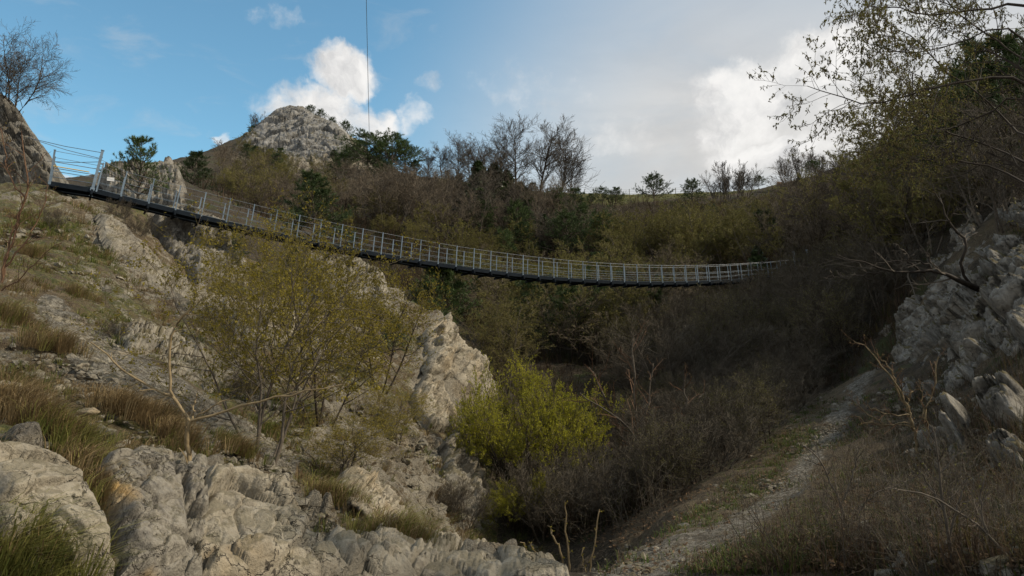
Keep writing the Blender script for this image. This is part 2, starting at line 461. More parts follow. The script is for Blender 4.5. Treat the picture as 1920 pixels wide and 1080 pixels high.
M['bud_yellow'] = flat('yellow_green_buds', (.175, .142, .018), (.30, .24, .026), 1.2, .8, 0, .35)
M['bud_olive'] = flat('olive_buds', (.128, .124, .032), (.215, .200, .052), 1.2, .8, 0, .3)
M['leaf_bright'] = flat('bright_young_leaves', (.29, .28, .022), (.46, .435, .034), 1.2, .75, 0, .35)
M['leaf_dead'] = flat('dry_catkins', (.10, .075, .03), (.21, .16, .06), 2, .85, 0, .2)
M['needle'] = flat('pine_needles', (.040, .066, .020), (.095, .135, .040), 1.5, .6, 0, .12)
M['needle_dark'] = flat('dark_pine_needles', (.030, .050, .017), (.072, .105, .034), 1.5, .6, 0, .1)
M['ivy'] = flat('ivy_leaves', (.024, .042, .012), (.062, .09, .028), 1.5, .45, 0, .1, .4)
M['steel'] = flat('galvanised_steel', (.115, .160, .200), (.175, .232, .285), 5, .5, .2, 0, .5)
M['deck'] = flat('dark_painted_steel', (.007, .011, .016), (.013, .019, .026), 3, .75, 0, 0, .1)
M['wire'] = flat('steel_cable', (.16, .18, .2), (.26, .28, .3), 8, .45, .5)
M['yellow'] = flat('yellow_rail_tube', (.55, .36, .06), (.65, .45, .10), 4, .5)
M['white'] = flat('white_sign_paint', (.72, .72, .70), (.82, .82, .80), 4, .5)
M['wood'] = flat('orange_bench_wood', (.34, .15, .05), (.5, .25, .09), 8, .6)
M['post_wood'] = flat('weathered_post_wood', (.2, .18, .15), (.32, .29, .25), 12)
M['flower'] = flat('spurge_flowers', (.5, .5, .02), (.62, .6, .04), 6, .7, 0, .3)
M['spurge'] = flat('spurge_leaves', (.04, .10, .035), (.08, .16, .05), 5, .6, 0, .2)
def _blade(T, b):
    c = T.attr('tone', 'Color'); T.l.new(c, b.inputs['Base Color'])
    tr = T.new('ShaderNodeBsdfTranslucent'); T.l.new(c, tr.inputs[0])
    mx = T.new('ShaderNodeMixShader'); mx.inputs[0].default_value = .3
    T.l.new(b.outputs[0], mx.inputs[1]); T.l.new(tr.outputs[0], mx.inputs[2]); T.l.new(mx.outputs[0], T.n['Material Output'].inputs[0])
M['blade'] = mat('grass_blades', _blade)

# ------------------------------------------------------------------ ground sheet
PATH = [(1655,690,7),(1605,740,18),(1562,800,24),(1522,860,27),(1490,920,32),(1400,985,40),(1300,1030,44),(1200,1065,50),(1100,1120,50)]
SCREE = [(85,575,14),(140,640,28),(220,690,32),(300,742,30),(380,790,24),(470,830,16),(540,875,14)]
ROCKY = [  # (polygon, rockiness, Ymin, Ymax)
 ([(150,385),(240,430),(310,520),(420,560),(440,610),(330,600),(250,540),(180,470)], .75, 20, 34),
 ([(325,385),(430,430),(470,520),(440,560),(360,545),(300,460),(280,400)], 1.3, 34, 60),
 ([(200,310),(340,310),(345,400),(240,380),(180,340)], 1.1, 36, 130),
 ([(410,560),(560,560),(640,640),(560,680),(440,640)], .95, 15, 34),
 ([(580,480),(720,490),(760,560),(720,620),(620,600),(560,540)], .95, 20, 60),
 ([(800,590),(850,590),(940,720),(930,790),(860,800),(770,790),(770,680)], .85, 20, 40),
 ([(600,740),(700,720),(900,860),(930,1000),(850,1010),(700,920),(560,860)], .62, 10, 30),
 ([(0,840),(130,850),(300,850),(480,880),(560,900),(660,1000),(900,1000),(1060,1080),(0,1080)], .95, 3, 13),
 ([(200,600),(330,610),(470,700),(560,790),(500,800),(330,710),(220,650)], .58, 10, 26),
 ([(1680,560),(1800,400),(1930,380),(1930,900),(1800,900),(1690,720)], .10, 5, 40),
 ([(440,300),(480,225),(550,195),(600,215),(680,260),(700,320),(560,340)], 1.3, 130, 190)]
def masks(P):
    px, py = proj(P); Y = P[..., 1]; X = P[..., 0]
    rock = np.zeros(px.shape); grass = np.zeros(px.shape); litter = np.zeros(px.shape); gravel = np.zeros(px.shape)
    for poly, v, a, b in ROCKY:
        m = (Y > a - 1) & (Y < b + 1) & (px > -50) & (px < 2000)
        if not m.any(): continue
        d = poly_dist(poly, px[m], py[m])
        rock[m] = np.maximum(rock[m], v * np.clip(.5 + d / 30, 0, 1))
    rock = np.maximum(rock, np.where((px < 900) & (Y < 34), .36 + .25 * fbm(P * .45, 3, 15), 0))
    n = fbm(P * np.array([.35, .35, .35]), 4, 5)
    left = (px < 930) & (Y < 40)
    grass = np.where(left, .47 + .5 * n, .25 + .3 * n)
    ridge = np.clip((Y - 112) / 8, 0, 1) * np.clip((px - 760) / 100, 0, 1)
    grass = np.maximum(grass, ridge * 1.2)
    litter = np.where(left, 0.02, .85) * (1 - ridge)
    litter = np.where((px > 1150) & (Y < 30), .45 + .3 * n, litter)
    d = line_dist(PATH, px, py)
    onp = (Y < 33) & (Y > 6)
    gravel = np.where(onp, np.clip(1.25 - d * .75, 0, 1), 0) * .66
    ds = line_dist(SCREE, px, py)
    gravel = np.maximum(gravel, np.where((Y < 20) & (Y > 8) & (px < 600), np.clip(1.6 - ds * .8, 0, 1) * 1.0, 0))
    return rock, grass, litter, gravel
BED = np.array(Matrix.Rotation(rad(38), 3, 'Y') @ Matrix.Rotation(rad(20), 3, 'Z'))
def rockdisp(Q, seed):
    """fractured, bedded limestone: tilted blocks at three sizes, joints between them, small pits"""
    W = Q + np.stack([fbm(Q * 1.1 + 3.1, 3, seed + 40), fbm(Q * 1.1 + 9.7, 3, seed + 41), fbm(Q * 1.1 + 5.3, 3, seed + 42)], -1) * .22
    B = W @ BED.T
    return (blocks(B * np.array([.75, .75, 1.7]), seed) * .36 + blocks(B * np.array([2.0, 2.0, 3.4]), seed + 9) * .17
            + blocks(B * np.array([5.5, 5.5, 7.5]), seed + 19) * .055 + fbm(Q * 1.4, 5, seed + 3, .55, True) * .10 + fbm(Q * 8, 3, seed + 5, .6) * .03)
def relief(P, rock, k=1.0):
    """offset along the normal, in metres"""
    Y = np.hypot(P[..., 0], P[..., 1])
    sc = np.clip(Y / 30, .35, 5)[..., None]
    big = fbm(P / 2.6, 5, 11) * .20 * np.clip(Y / 12, .35, 3)
    r = rockdisp(P * .9, 3) * .9
    far = np.clip((Y - 60) / 60, 0, 1)
    r = r * (1 + 2 * far)
    w = np.clip((rock - .25) / .5, 0, 1)
    soft = fbm(P * 2.0, 4, 31) * .07
    return big + r * w + soft * (1 - w)
def build_ground():
    th = np.concatenate([np.linspace(-105, -46, 50)[:-1], np.linspace(-46, 46, 760), np.linspace(46, 105, 50)[1:]])
    th = np.radians(th)
    rr = np.concatenate([np.geomspace(1.2, 4, 30)[:-1], np.geomspace(4, 60, 520)[:-1], np.geomspace(60, 240, 200)[:-1], np.geomspace(240, 4000, 40)])
    TH, R = np.meshgrid(th, rr, indexing='ij')
    X = np.sin(TH) * R; Y = np.cos(TH) * R
    Z = height(X, Y)
    far = np.clip((R - 260) / 500, 0, 1)
    Z = Z * (1 - far) + far * (-20)
    P = np.stack([X, Y, Z], -1)
    gu = np.gradient(P, axis=0); gv = np.gradient(P, axis=1)
    N = np.cross(gv, gu); N /= np.linalg.norm(N, axis=-1, keepdims=True) + 1e-9
    N *= np.sign(N[..., 2:3] + 1e-9)
    rock, grass, litter, gravel = masks(P)
    wide = np.abs(TH) < rad(60)
    off = np.zeros(R.shape)
    m = wide & (R < 300)
    off[m] = relief(P[m], rock[m])
    P = P + N * off[..., None]
    a, b = TH.shape
    idx = np.arange(a * b).reshape(a, b)
    q = np.stack([idx[:-1, :-1], idx[:-1, 1:], idx[1:, 1:], idx[1:, :-1]], -1).reshape(-1, 4)
    q = q[:, ::-1]
    me = make_mesh('ground', P.reshape(-1, 3), [q], [M['terrain']], smooth=True,
                   attrs=dict(rock=rock.ravel(), grass=grass.ravel(), litter=litter.ravel(), gravel=gravel.ravel()))
    o = obj('ground', me); tag(o, kind='structure')
    # a low cap under the viewpoint so that the ground closes behind it
    return o
build_ground()
# ------------------------------------------------------------------ rock outcrops standing out of the slopes
def outcrop(name, label, poly, m, T=.6, edge=34, step=2.6, plane=None, steep=.55, inset=0., seed=1, fs=1.0, ridged=.5, group=None, cat='rock', wob=10, amp=1.):
    poly = np.asarray(poly, float)
    x0, y0 = poly.min(0) - 3 * step; x1, y1 = poly.max(0) + 3 * step
    gx = np.arange(x0, x1 + step, step); gy = np.arange(y0, y1 + step, step)
    PX, PY = np.meshgrid(gx, gy, indexing='ij')
    wx = fbm(np.stack([PX / 45, PY / 45, PX * 0 + seed], -1), 4, seed) * wob
    wy = fbm(np.stack([PX / 45, PY / 45, PX * 0 + seed + 50], -1), 4, seed) * wob
    d = poly_dist(poly, PX + wx, PY + wy) - inset
    keep = d > -1.6 * step
    if plane is None:
        P = hit(PX.ravel(), PY.ravel()).reshape(PX.shape + (3,))
        Yb = P[..., 1]
        med = np.nanmedian(Yb[d > 0])
        P = np.where(np.isfinite(P), P, at(PX, PY, np.full(PX.shape, med)))
        # do not leap to what lies far behind a crest
        ins = (d > 0) & np.isfinite(Yb)
        u = (PX - PX.mean()) / 100; v = (PY - PY.mean()) / 100
        A = np.stack([np.ones_like(u), u, v, u * v, v * v], -1)
        lo, hi = np.log(np.percentile(Yb[ins], 3)), np.log(np.percentile(Yb[ins], 90))
        sol = np.linalg.lstsq(A[ins], np.clip(np.log(Yb[ins]), lo, hi), rcond=None)[0]
        # the rock stands steeper than the slope it grows out of, pivoting at its foot
        vb = v[ins].max(); Ab = np.stack([np.ones_like(u), u, v * 0 + vb, u * vb, v * 0 + vb * vb], -1)
        fit = A @ sol; foot = Ab @ sol
        Yc = np.exp(np.clip(foot + (fit - foot) * steep, lo - .05, hi + .05))
        P = at(PX, PY, Yc)
    else:
        (ya, Ya), (yb, Yb) = plane
        Yc = Ya + (Yb - Ya) * np.clip((PY - ya) / (yb - ya), -.3, 1.3)
        P = at(PX, PY, Yc)
    gu = np.gradient(P, axis=0); gv = np.gradient(P, axis=1)
    N = np.cross(gu, gv); N /= np.linalg.norm(N, axis=-1, keepdims=True) + 1e-9
    toc = -P / np.linalg.norm(P, axis=-1, keepdims=True)
    N *= np.sign((N * toc).sum(-1, keepdims=True) + 1e-9)
    N = N + .5 * toc + np.array([0, 0, .35]); N /= np.linalg.norm(N, axis=-1, keepdims=True)
    h = T * (1 - np.exp(-np.clip(d, 0, None) / edge * 3.2))
    Q = P / fs
    h = h + np.clip(.15 + d / edge, 0, 1) * amp * fs * rockdisp(Q, seed) * 1.25
    h = np.where(d < 0, -.30 * fs, h)
    P = P + N * h[..., None]
    a, b = d.shape
    num = -np.ones(d.shape, int); num[keep] = np.arange(keep.sum())
    q = np.stack([num[:-1, :-1], num[1:, :-1], num[1:, 1:], num[:-1, 1:]], -1).reshape(-1, 4)
    q = q[(q >= 0).all(1)][:, ::-1]
    V = P[keep]
    # a back, sunk into the hill, so that the rock is a solid body
    B = V + np.array([0, .8, -.45]) * (T + 1.2 * fs + .4)
    nv = len(V)
    e = np.concatenate([q[:, [0, 1]], q[:, [1, 2]], q[:, [2, 3]], q[:, [3, 0]]])
    key = np.sort(e, 1); _, inv, cnt = np.unique(key[:, 0] * 10 ** 7 + key[:, 1], return_inverse=True, return_counts=True)
    be = e[cnt[inv] == 1]
    side = np.c_[be[:, 1], be[:, 0], be[:, 0] + nv, be[:, 1] + nv]
    base = V.mean(0)
    me = make_mesh(name, np.concatenate([V, B]) - base, [q, side, q[:, ::-1] + nv], [M[m]], smooth=True)
    o = obj(name, me, None, base)
    return tag(o, label, cat, group)
NR = 'limestone outcrops at the foot of the slope'
outcrop('rock_outcrop', 'pale pitted limestone face in the bottom left corner beside a grass tuft', [(-30,850),(50,850),(100,868),(150,905),(172,960),(190,1040),(210,1100),(-30,1100)], 'rock_pale', .20, 22, 2.2, seed=3, fs=1.15, steep=.72, amp=.34, group=NR)
outcrop('rock_outcrop', 'grey and ochre stained rock slab with a dark crack below the bare sapling', [(188,866),(260,842),(320,850),(335,900),(345,1000),(335,1100),(222,1100),(200,980)], 'ochre_rock', .16, 22, 2.2, seed=5, fs=.95, steep=.72, amp=.38, group=NR)
outcrop('rock_outcrop', 'broad sandy limestone face at the bottom below the gnarled yellow tree base', [(370,885),(470,886),(535,915),(556,970),(580,1006),(680,1030),(750,1060),(790,1100),(355,1100),(362,960)], 'rock_pale', .22, 22, 2.2, seed=8, fs=1.2, steep=.75, amp=.34, group=NR)
outcrop('rock_outcrop', 'sunlit low rock ledge rounding off the bottom edge above the ravine', [(700,985),(790,1000),(860,1018),(960,1042),(1060,1076),(1080,1100),(720,1100),(690,1040)], 'rock_pale', .18, 20, 2.2, seed=11, fs=.9, steep=.55, amp=.36, group=NR)
outcrop('rock_outcrop', 'crumbling ochre stained rock joint behind the bare sapling stem', [(318,856),(352,850),(385,880),(390,960),(380,1040),(372,1100),(318,1100),(326,960)], 'ochre_rock', .10, 20, 2.2, seed=12, fs=.38, steep=.75, amp=1.1, group=NR)
NM = 'limestone outcrops across the left slope'
outcrop('rock_outcrop', 'white streaked rock rib above the grassy hollow at the bottom', [(640,890),(690,880),(730,930),(760,975),(740,990),(690,975),(640,930)], 'rock_pale', .25, 24, 2.2, steep=.8, amp=.8, seed=14, fs=.6, group=NM)
outcrop('rock_outcrop', 'bright sunlit rock with a dark hollow seen through the yellow tree', [(415,570),(470,552),(540,588),(600,598),(640,650),(600,672),(520,645),(440,622)], 'rock_pale', .45, 22, 2.2, steep=.8, seed=17, fs=1.0, group=NM)
outcrop('rock_outcrop', 'pointed rocky spur tip standing against the dark ravine trees', [(796,625),(820,600),(836,590),(852,610),(880,655),(910,700),(930,750),(890,745),(850,712),(800,690)], 'rock_pale', .5, 22, 2.0, steep=.85, seed=20, fs=.9, group=NM)
outcrop('rock_outcrop', 'lower pale rock knob on the spur above the bright green bush', [(770,745),(795,705),(830,735),(856,780),(850,805),(800,800)], 'rock_pale', .4, 18, 2.0, steep=.85, seed=23, fs=.8, group=NM)
outcrop('rock_outcrop', 'grey rock crest just under the middle left of the bridge deck', [(585,485),(660,478),(715,515),(735,570),(700,610),(620,570)], 'rock_grey', .5, 24, 2.2, steep=.85, seed=26, fs=1.1, group=NM)
outcrop('rock_outcrop', 'grey rock face hanging over the green bush on its left', [(860,800),(890,840),(905,920),(930,985),(880,980),(840,900),(830,830)], 'rock_grey', .4, 22, 2.2, steep=.9, amp=.8, seed=27, fs=.8, group=NM)
outcrop('rock_outcrop', 'stepped grassy rock band in the middle of the scree slope', [(205,610),(260,600),(330,620),(380,660),(430,720),(400,740),(320,700),(240,660)], 'rock_grey', .2, 22, 2.2, steep=.95, amp=.8, seed=29, fs=.7, group=NM)
outcrop('rock_outcrop', 'slanting rock rib below the left end of the bridge', [(190,400),(230,425),(280,470),(330,520),(400,560),(400,580),(330,560),(260,520),(200,450)], 'rock_grey', .28, 16, 2.0, steep=.95, amp=.8, seed=31, fs=.8, group=NM)
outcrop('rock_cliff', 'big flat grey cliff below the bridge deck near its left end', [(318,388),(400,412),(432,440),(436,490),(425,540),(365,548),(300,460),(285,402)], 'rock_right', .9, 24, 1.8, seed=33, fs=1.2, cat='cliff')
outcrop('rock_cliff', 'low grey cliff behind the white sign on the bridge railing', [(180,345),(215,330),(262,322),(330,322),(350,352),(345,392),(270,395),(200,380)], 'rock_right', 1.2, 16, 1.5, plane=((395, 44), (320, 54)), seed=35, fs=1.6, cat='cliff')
outcrop('rock_tower', 'tall dark rock where the bridge cables are anchored under the leaning bare tree', [(-170,250),(-100,196),(-30,182),(36,194),(62,232),(84,272),(108,296),(122,330),(100,352),(60,360),(-30,364),(-170,364)], 'rock_dark', 1.0, 26, 1.5, inset=9, plane=((364, 32.0), (184, 36.5)), seed=37, fs=1.5, cat='rock', amp=1.5)
outcrop('rocky_peak', 'bare limestone peak on the skyline with a few pines on its top', [(428,312),(446,280),(470,252),(500,226),(528,208),(548,203),(575,207),(600,222),(630,238),(655,256),(668,290),(660,330),(560,340),(470,338)], 'rock_far', 4, 30, 1.3, plane=((340, 150), (203, 172)), seed=41, fs=4.5, cat='peak', wob=6, amp=.62)
NRR = 'shaded limestone rocks on the right'
RR = [
 ('tall pale buttress with a rounded top at the upper end of the gravel path', [(1690,572),(1722,552),(1745,590),(1735,640),(1715,685),(1690,702),(1676,640)]),
 ('upright ribbed rock between the pale buttress and the mossy ledge', [(1746,545),(1800,522),(1845,560),(1852,620),(1805,650),(1765,640),(1750,590)]),
 ('rock block right under the dark crooked branch', [(1788,432),(1832,424),(1852,468),(1832,530),(1780,528),(1770,485)]),
 ('small rock with a sharp edge beside the mossy ledge', [(1830,498),(1870,490),(1884,518),(1842,528)]),
 ('rounded bright rock at the right edge above the mossy ledge', [(1880,450),(1915,438),(1940,520),(1890,552),(1868,500)]),
 ('large light grey rock at the right edge below the mossy ledge', [(1838,590),(1885,548),(1950,520),(1950,650),(1895,682),(1845,640)]),
 ('square grey block standing above the dark mossy strip', [(1816,655),(1866,643),(1869,680),(1832,702),(1812,692)]),
 ('lumpy rock left of and below the square block', [(1772,722),(1810,690),(1832,700),(1802,742),(1768,742)]),
 ('cracked rock cluster above the big split boulder', [(1848,750),(1900,738),(1945,750),(1920,800),(1880,812),(1850,790)]),
 ('big split boulder with a straight crack near the right edge', [(1868,840),(1915,818),(1945,860),(1920,884),(1862,882)]),
 ('little pale rock beside the tan branched shrub', [(1788,790),(1822,780),(1822,812),(1790,816)]),
 ('low rock under the little pale rock among dead twigs', [(1775,830),(1812,820),(1818,860),(1780,876)]),
 ('narrow standing rock behind the fan of tan branches', [(1690,710),(1720,705),(1718,745),(1690,750)]),
 ('long rock ledge at the right edge above the rounded bright rock', [(1862,392),(1950,372),(1950,430),(1905,428),(1872,436)]),
 ('rock step between the mossy ledge and the block under the branch', [(1842,540),(1880,530),(1895,548),(1850,590),(1838,575)]),
 ('dark rock among twigs high above the crooked branch', [(1808,392),(1835,385),(1850,418),(1812,422)]),
]
for k, (lab, poly) in enumerate(RR):
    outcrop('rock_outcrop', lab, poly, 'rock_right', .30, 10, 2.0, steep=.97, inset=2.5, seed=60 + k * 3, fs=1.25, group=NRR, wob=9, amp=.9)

# ------------------------------------------------------------------ stones
def ico(sub=1):
    import bmesh
    bm = bmesh.new(); bmesh.ops.create_icosphere(bm, subdivisions=sub, radius=1)
    V = np.array([v.co[:] for v in bm.verts]); Fc = np.array([[v.index for v in f.verts] for f in bm.faces]); bm.free()
    return V, Fc
ICO1, ICO3 = ico(1), ico(4)
def boulder_mesh(seed, flatn=.7):
    V, Fc = ICO3
    r = np.random.default_rng(seed); V = V.copy()
    for _ in range(9):                       # planar breaks
        n = r.normal(size=3); n /= np.linalg.norm(n); c = r.uniform(.45, .8)
        d = V @ n; V = V - np.clip(d - c, 0, None)[:, None] * n
    V = V * np.array([1.2, .9, flatn])
    V = V + (V / np.linalg.norm(V, axis=1, keepdims=True)) * (fbm(V * 2.2 + seed, 5, seed) * .10 + blocks(V * 2.5 + seed, seed) * .05)[:, None]
    return make_mesh('boulder', V, [Fc], [M['rock_pale']], smooth=True)
BM = [boulder_mesh(s, f) for s, f in ((1, .7), (2, .5), (3, .85), (4, .6), (5, .75))]
BOULDERS = [(18,722,46,0,'big pale boulder at the left edge beside dry grass'),(105,728,30,2,'upright pale stone in the grass right of the big left boulder'),
 (82,742,32,0,'low half-buried stone just right of the big left boulder'),(152,740,20,3,'small dark-sided stone above the flat slab'),(166,766,52,1,'flat white slab lying above the yellow spurge flowers'),
 (184,741,18,2,'small leaning stone right of the dark-sided stone'),(198,730,20,0,'little pale stone at the lower edge of the scree'),(238,828,22,0,'rounded stone in green leaves above the stained slab'),
 (283,836,16,2,'small stone right of the rounded stone in green leaves'),(168,872,42,3,'light blocky stone at the top of the stained slab'),(300,862,36,2,'rounded boulder on the right top of the stained slab'),
 (75,870,18,2,'narrow stone under the large dry grass tuft'),(440,800,26,3,'grey stone right of the sapling fork'),(428,812,34,1,'flat grey stone right of the sapling trunk'),
 (6,525,30,1,'flat pale stone at the left edge high on the slope'),(160,520,14,0,'white stone in dry grass on the upper slope'),(175,536,20,0,'larger white stone below the white one on the upper slope'),
 (218,508,14,2,'small bright stone right of the two white stones'),(228,520,18,1,'flat bright stone on the upper right of the slope'),(298,558,14,0,'bright stone near the slope edge below the bridge'),
 (240,570,22,3,'pale broken stone on the slope above the rock band'),(150,682,34,1,'long white slab on the scree'),(1410,855,10,0,'single white stone on the grassy verge of the path'),
 (1280,1050,22,1,'pale flat stone at the edge of the path near the bottom'),(1195,1060,26,0,'bright stone at the bottom where the path leaves the picture'),
 (1640,690,14,1,'white stone at the far end of the path')]
for px, py, sz, k, lab in BOULDERS:
    P = hit(px, py + sz * .22)[0]
    s = sz * P[1] / F * .46
    o = obj('boulder', BM[k]); o.location = P + np.array([0, 0, s * .18]); o.scale = (s, s, s)
    o.rotation_euler = (random.Random(px).uniform(-.2, .2), random.Random(py).uniform(.0, .4), random.Random(px * py).uniform(0, 6.3))
    tag(o, lab, 'boulder', 'loose boulders on the slopes')
RNG = np.random.default_rng(7)
def scatter_px(n, poly=None, box=None, ymin=2, ymax=60):
    """random terrain points that show inside a region of the photo"""
    if poly is not None:
        poly = np.asarray(poly, float); x0, y0 = poly.min(0); x1, y1 = poly.max(0)
    else: x0, y0, x1, y1 = box
    px = RNG.uniform(x0, x1, n); py = RNG.uniform(y0, y1, n)
    if poly is not None:
        m = poly_in(poly, px, py); px, py = px[m], py[m]
    P = hit(px, py)
    m = np.isfinite(P[:, 1]) & (P[:, 1] > ymin) & (P[:, 1] < ymax)
    return P[m], px[m], py[m]
def rubble():
    V0, F0 = ICO1
    allV = []; allF = []; n = 0
    def add(P, size):
        nonlocal n
        B = len(P); size = np.minimum(size, .10 + .004 * P[:, 1])
        V = V0[None] * RNG.uniform(.5, 1.3, (B, 1, 3)) * (1 + RNG.uniform(-.28, .28, (B, len(V0), 1)))
        a = RNG.uniform(0, 6.28, B); c, s = np.cos(a), np.sin(a)
        V = np.stack([V[..., 0] * c[:, None] - V[..., 1] * s[:, None], V[..., 0] * s[:, None] + V[..., 1] * c[:, None], V[..., 2] * .6], -1)
        V = V * size[:, None, None] + P[:, None]
        allV.append(V.reshape(-1, 3)); allF.append((F0[None] + (np.arange(B) * len(V0))[:, None, None] + n).reshape(-1, 3)); n += B * len(V0)
    for a, b in zip(SCREE[:-1], SCREE[1:]):
        k = 800; t = RNG.uniform(0, 1, k); w = a[2] + (b[2] - a[2]) * t
        px = a[0] + (b[0] - a[0]) * t + RNG.normal(0, .55, k) * w; py = a[1] + (b[1] - a[1]) * t + RNG.normal(0, .55, k) * w
        P = hit(px, py); P = P[np.isfinite(P[:, 1]) & (P[:, 1] < 22)]
        add(P, RNG.lognormal(math.log(.052), .55, len(P)))
    for a, b in zip(PATH[:-1], PATH[1:]):
        k = 420; t = RNG.uniform(0, 1, k); w = a[2] + (b[2] - a[2]) * t
        px = a[0] + (b[0] - a[0]) * t + RNG.normal(0, .5, k) * w; py = a[1] + (b[1] - a[1]) * t + RNG.normal(0, .4, k) * w
        P = hit(px, py); P = P[np.isfinite(P[:, 1]) & (P[:, 1] < 34)]
        add(P, RNG.lognormal(math.log(.026), .5, len(P)))
    P, _, _ = scatter_px(2600, [(1410,840),(1480,770),(1600,720),(1520,860),(1470,920),(1360,1000),(1230,1050),(1150,1075),(1270,985)], ymax=34)
    add(P, RNG.lognormal(math.log(.034), .6, len(P)))
    P, _, _ = scatter_px(1500, [(1660,700),(1930,560),(1930,1080),(1640,1080),(1600,860)], ymax=34)
    add(P, RNG.lognormal(math.log(.045), .65, len(P)))
    P, _, _ = scatter_px(6500, [(0,420),(180,400),(420,560),(700,740),(920,950),(1060,1080),(0,1080)], ymax=34)
    add(P, RNG.lognormal(math.log(.042), .65, len(P)) * np.clip(P[:, 1] / 14, .5, 1.6))
    me = make_mesh('rubble', np.concatenate(allV), [np.concatenate(allF)], [M['rock_grey']], smooth=False)
    o = obj('rubble', me); tag(o, kind='stuff')
rubble()

# ------------------------------------------------------------------ grass and undergrowth
def blades(P, h, w, tone, lean, spread, k):
    """k bent blades per tuft: each 5 vertices, two quads folded to a tip"""
    B = len(P)
    a = RNG.uniform(0, 6.28, (B, k)); rr = spread[:, None] * RNG.uniform(0, 1, (B, k)) ** .7
    base = P[:, None] + np.stack([np.cos(a) * rr, np.sin(a) * rr, np.zeros((B, k)) - .02], -1)
    hh = h[:, None] * RNG.uniform(.45, 1.15, (B, k)); ww = w[:, None] * RNG.uniform(.6, 1.3, (B, k))
    out = np.stack([np.cos(a), np.sin(a), np.zeros((B, k))], -1)
    down = np.array([.55, -.15, 0.])
    d = out * RNG.uniform(.25, 1.0, (B, k, 1)) + down * lean[:, None, None]
    side = np.stack([-np.sin(a), np.cos(a), np.zeros((B, k))], -1) * ww[..., None]
    up = np.array([0, 0, 1.])
    m = base + (up * .62 + d * .32) * hh[..., None]
    t = base + (up * .80 + d * 1.0) * hh[..., None]
    V = np.stack([base - side, base + side, m + side * .8, m - side * .8, t], 2).reshape(-1, 3)
    i = np.arange(B * k) * 5
    q = np.stack([i, i + 1, i + 2, i + 3], -1); tr = np.stack([i + 3, i + 2, i + 4], -1)
    tn = np.repeat((tone[:, None] * RNG.uniform(.7, 1.25, (B, k, 1))).reshape(-1, 3), 5, 0)
    return V, q, tr, tn
def merge_blades(name, parts, kind='stuff'):
    Vs, Q, Tt, Tn = [], [], [], []; n = 0
    for V, q, t, tn in parts:
        Vs.append(V); Q.append(q + n); Tt.append(t + n); Tn.append(tn); n += len(V)
    me = make_mesh(name, np.concatenate(Vs), [np.concatenate(Q), np.concatenate(Tt)], [M['blade']], attrs=dict(tone=np.concatenate(Tn)))
    return tag(obj(name, me), kind=kind)
def tones(n, cols, p):
    return np.array(cols)[RNG.choice(len(cols), n, p=p)]
DRY = [(.235, .165, .078), (.165, .115, .056), (.32, .24, .125), (.17, .172, .045), (.125, .145, .034)]
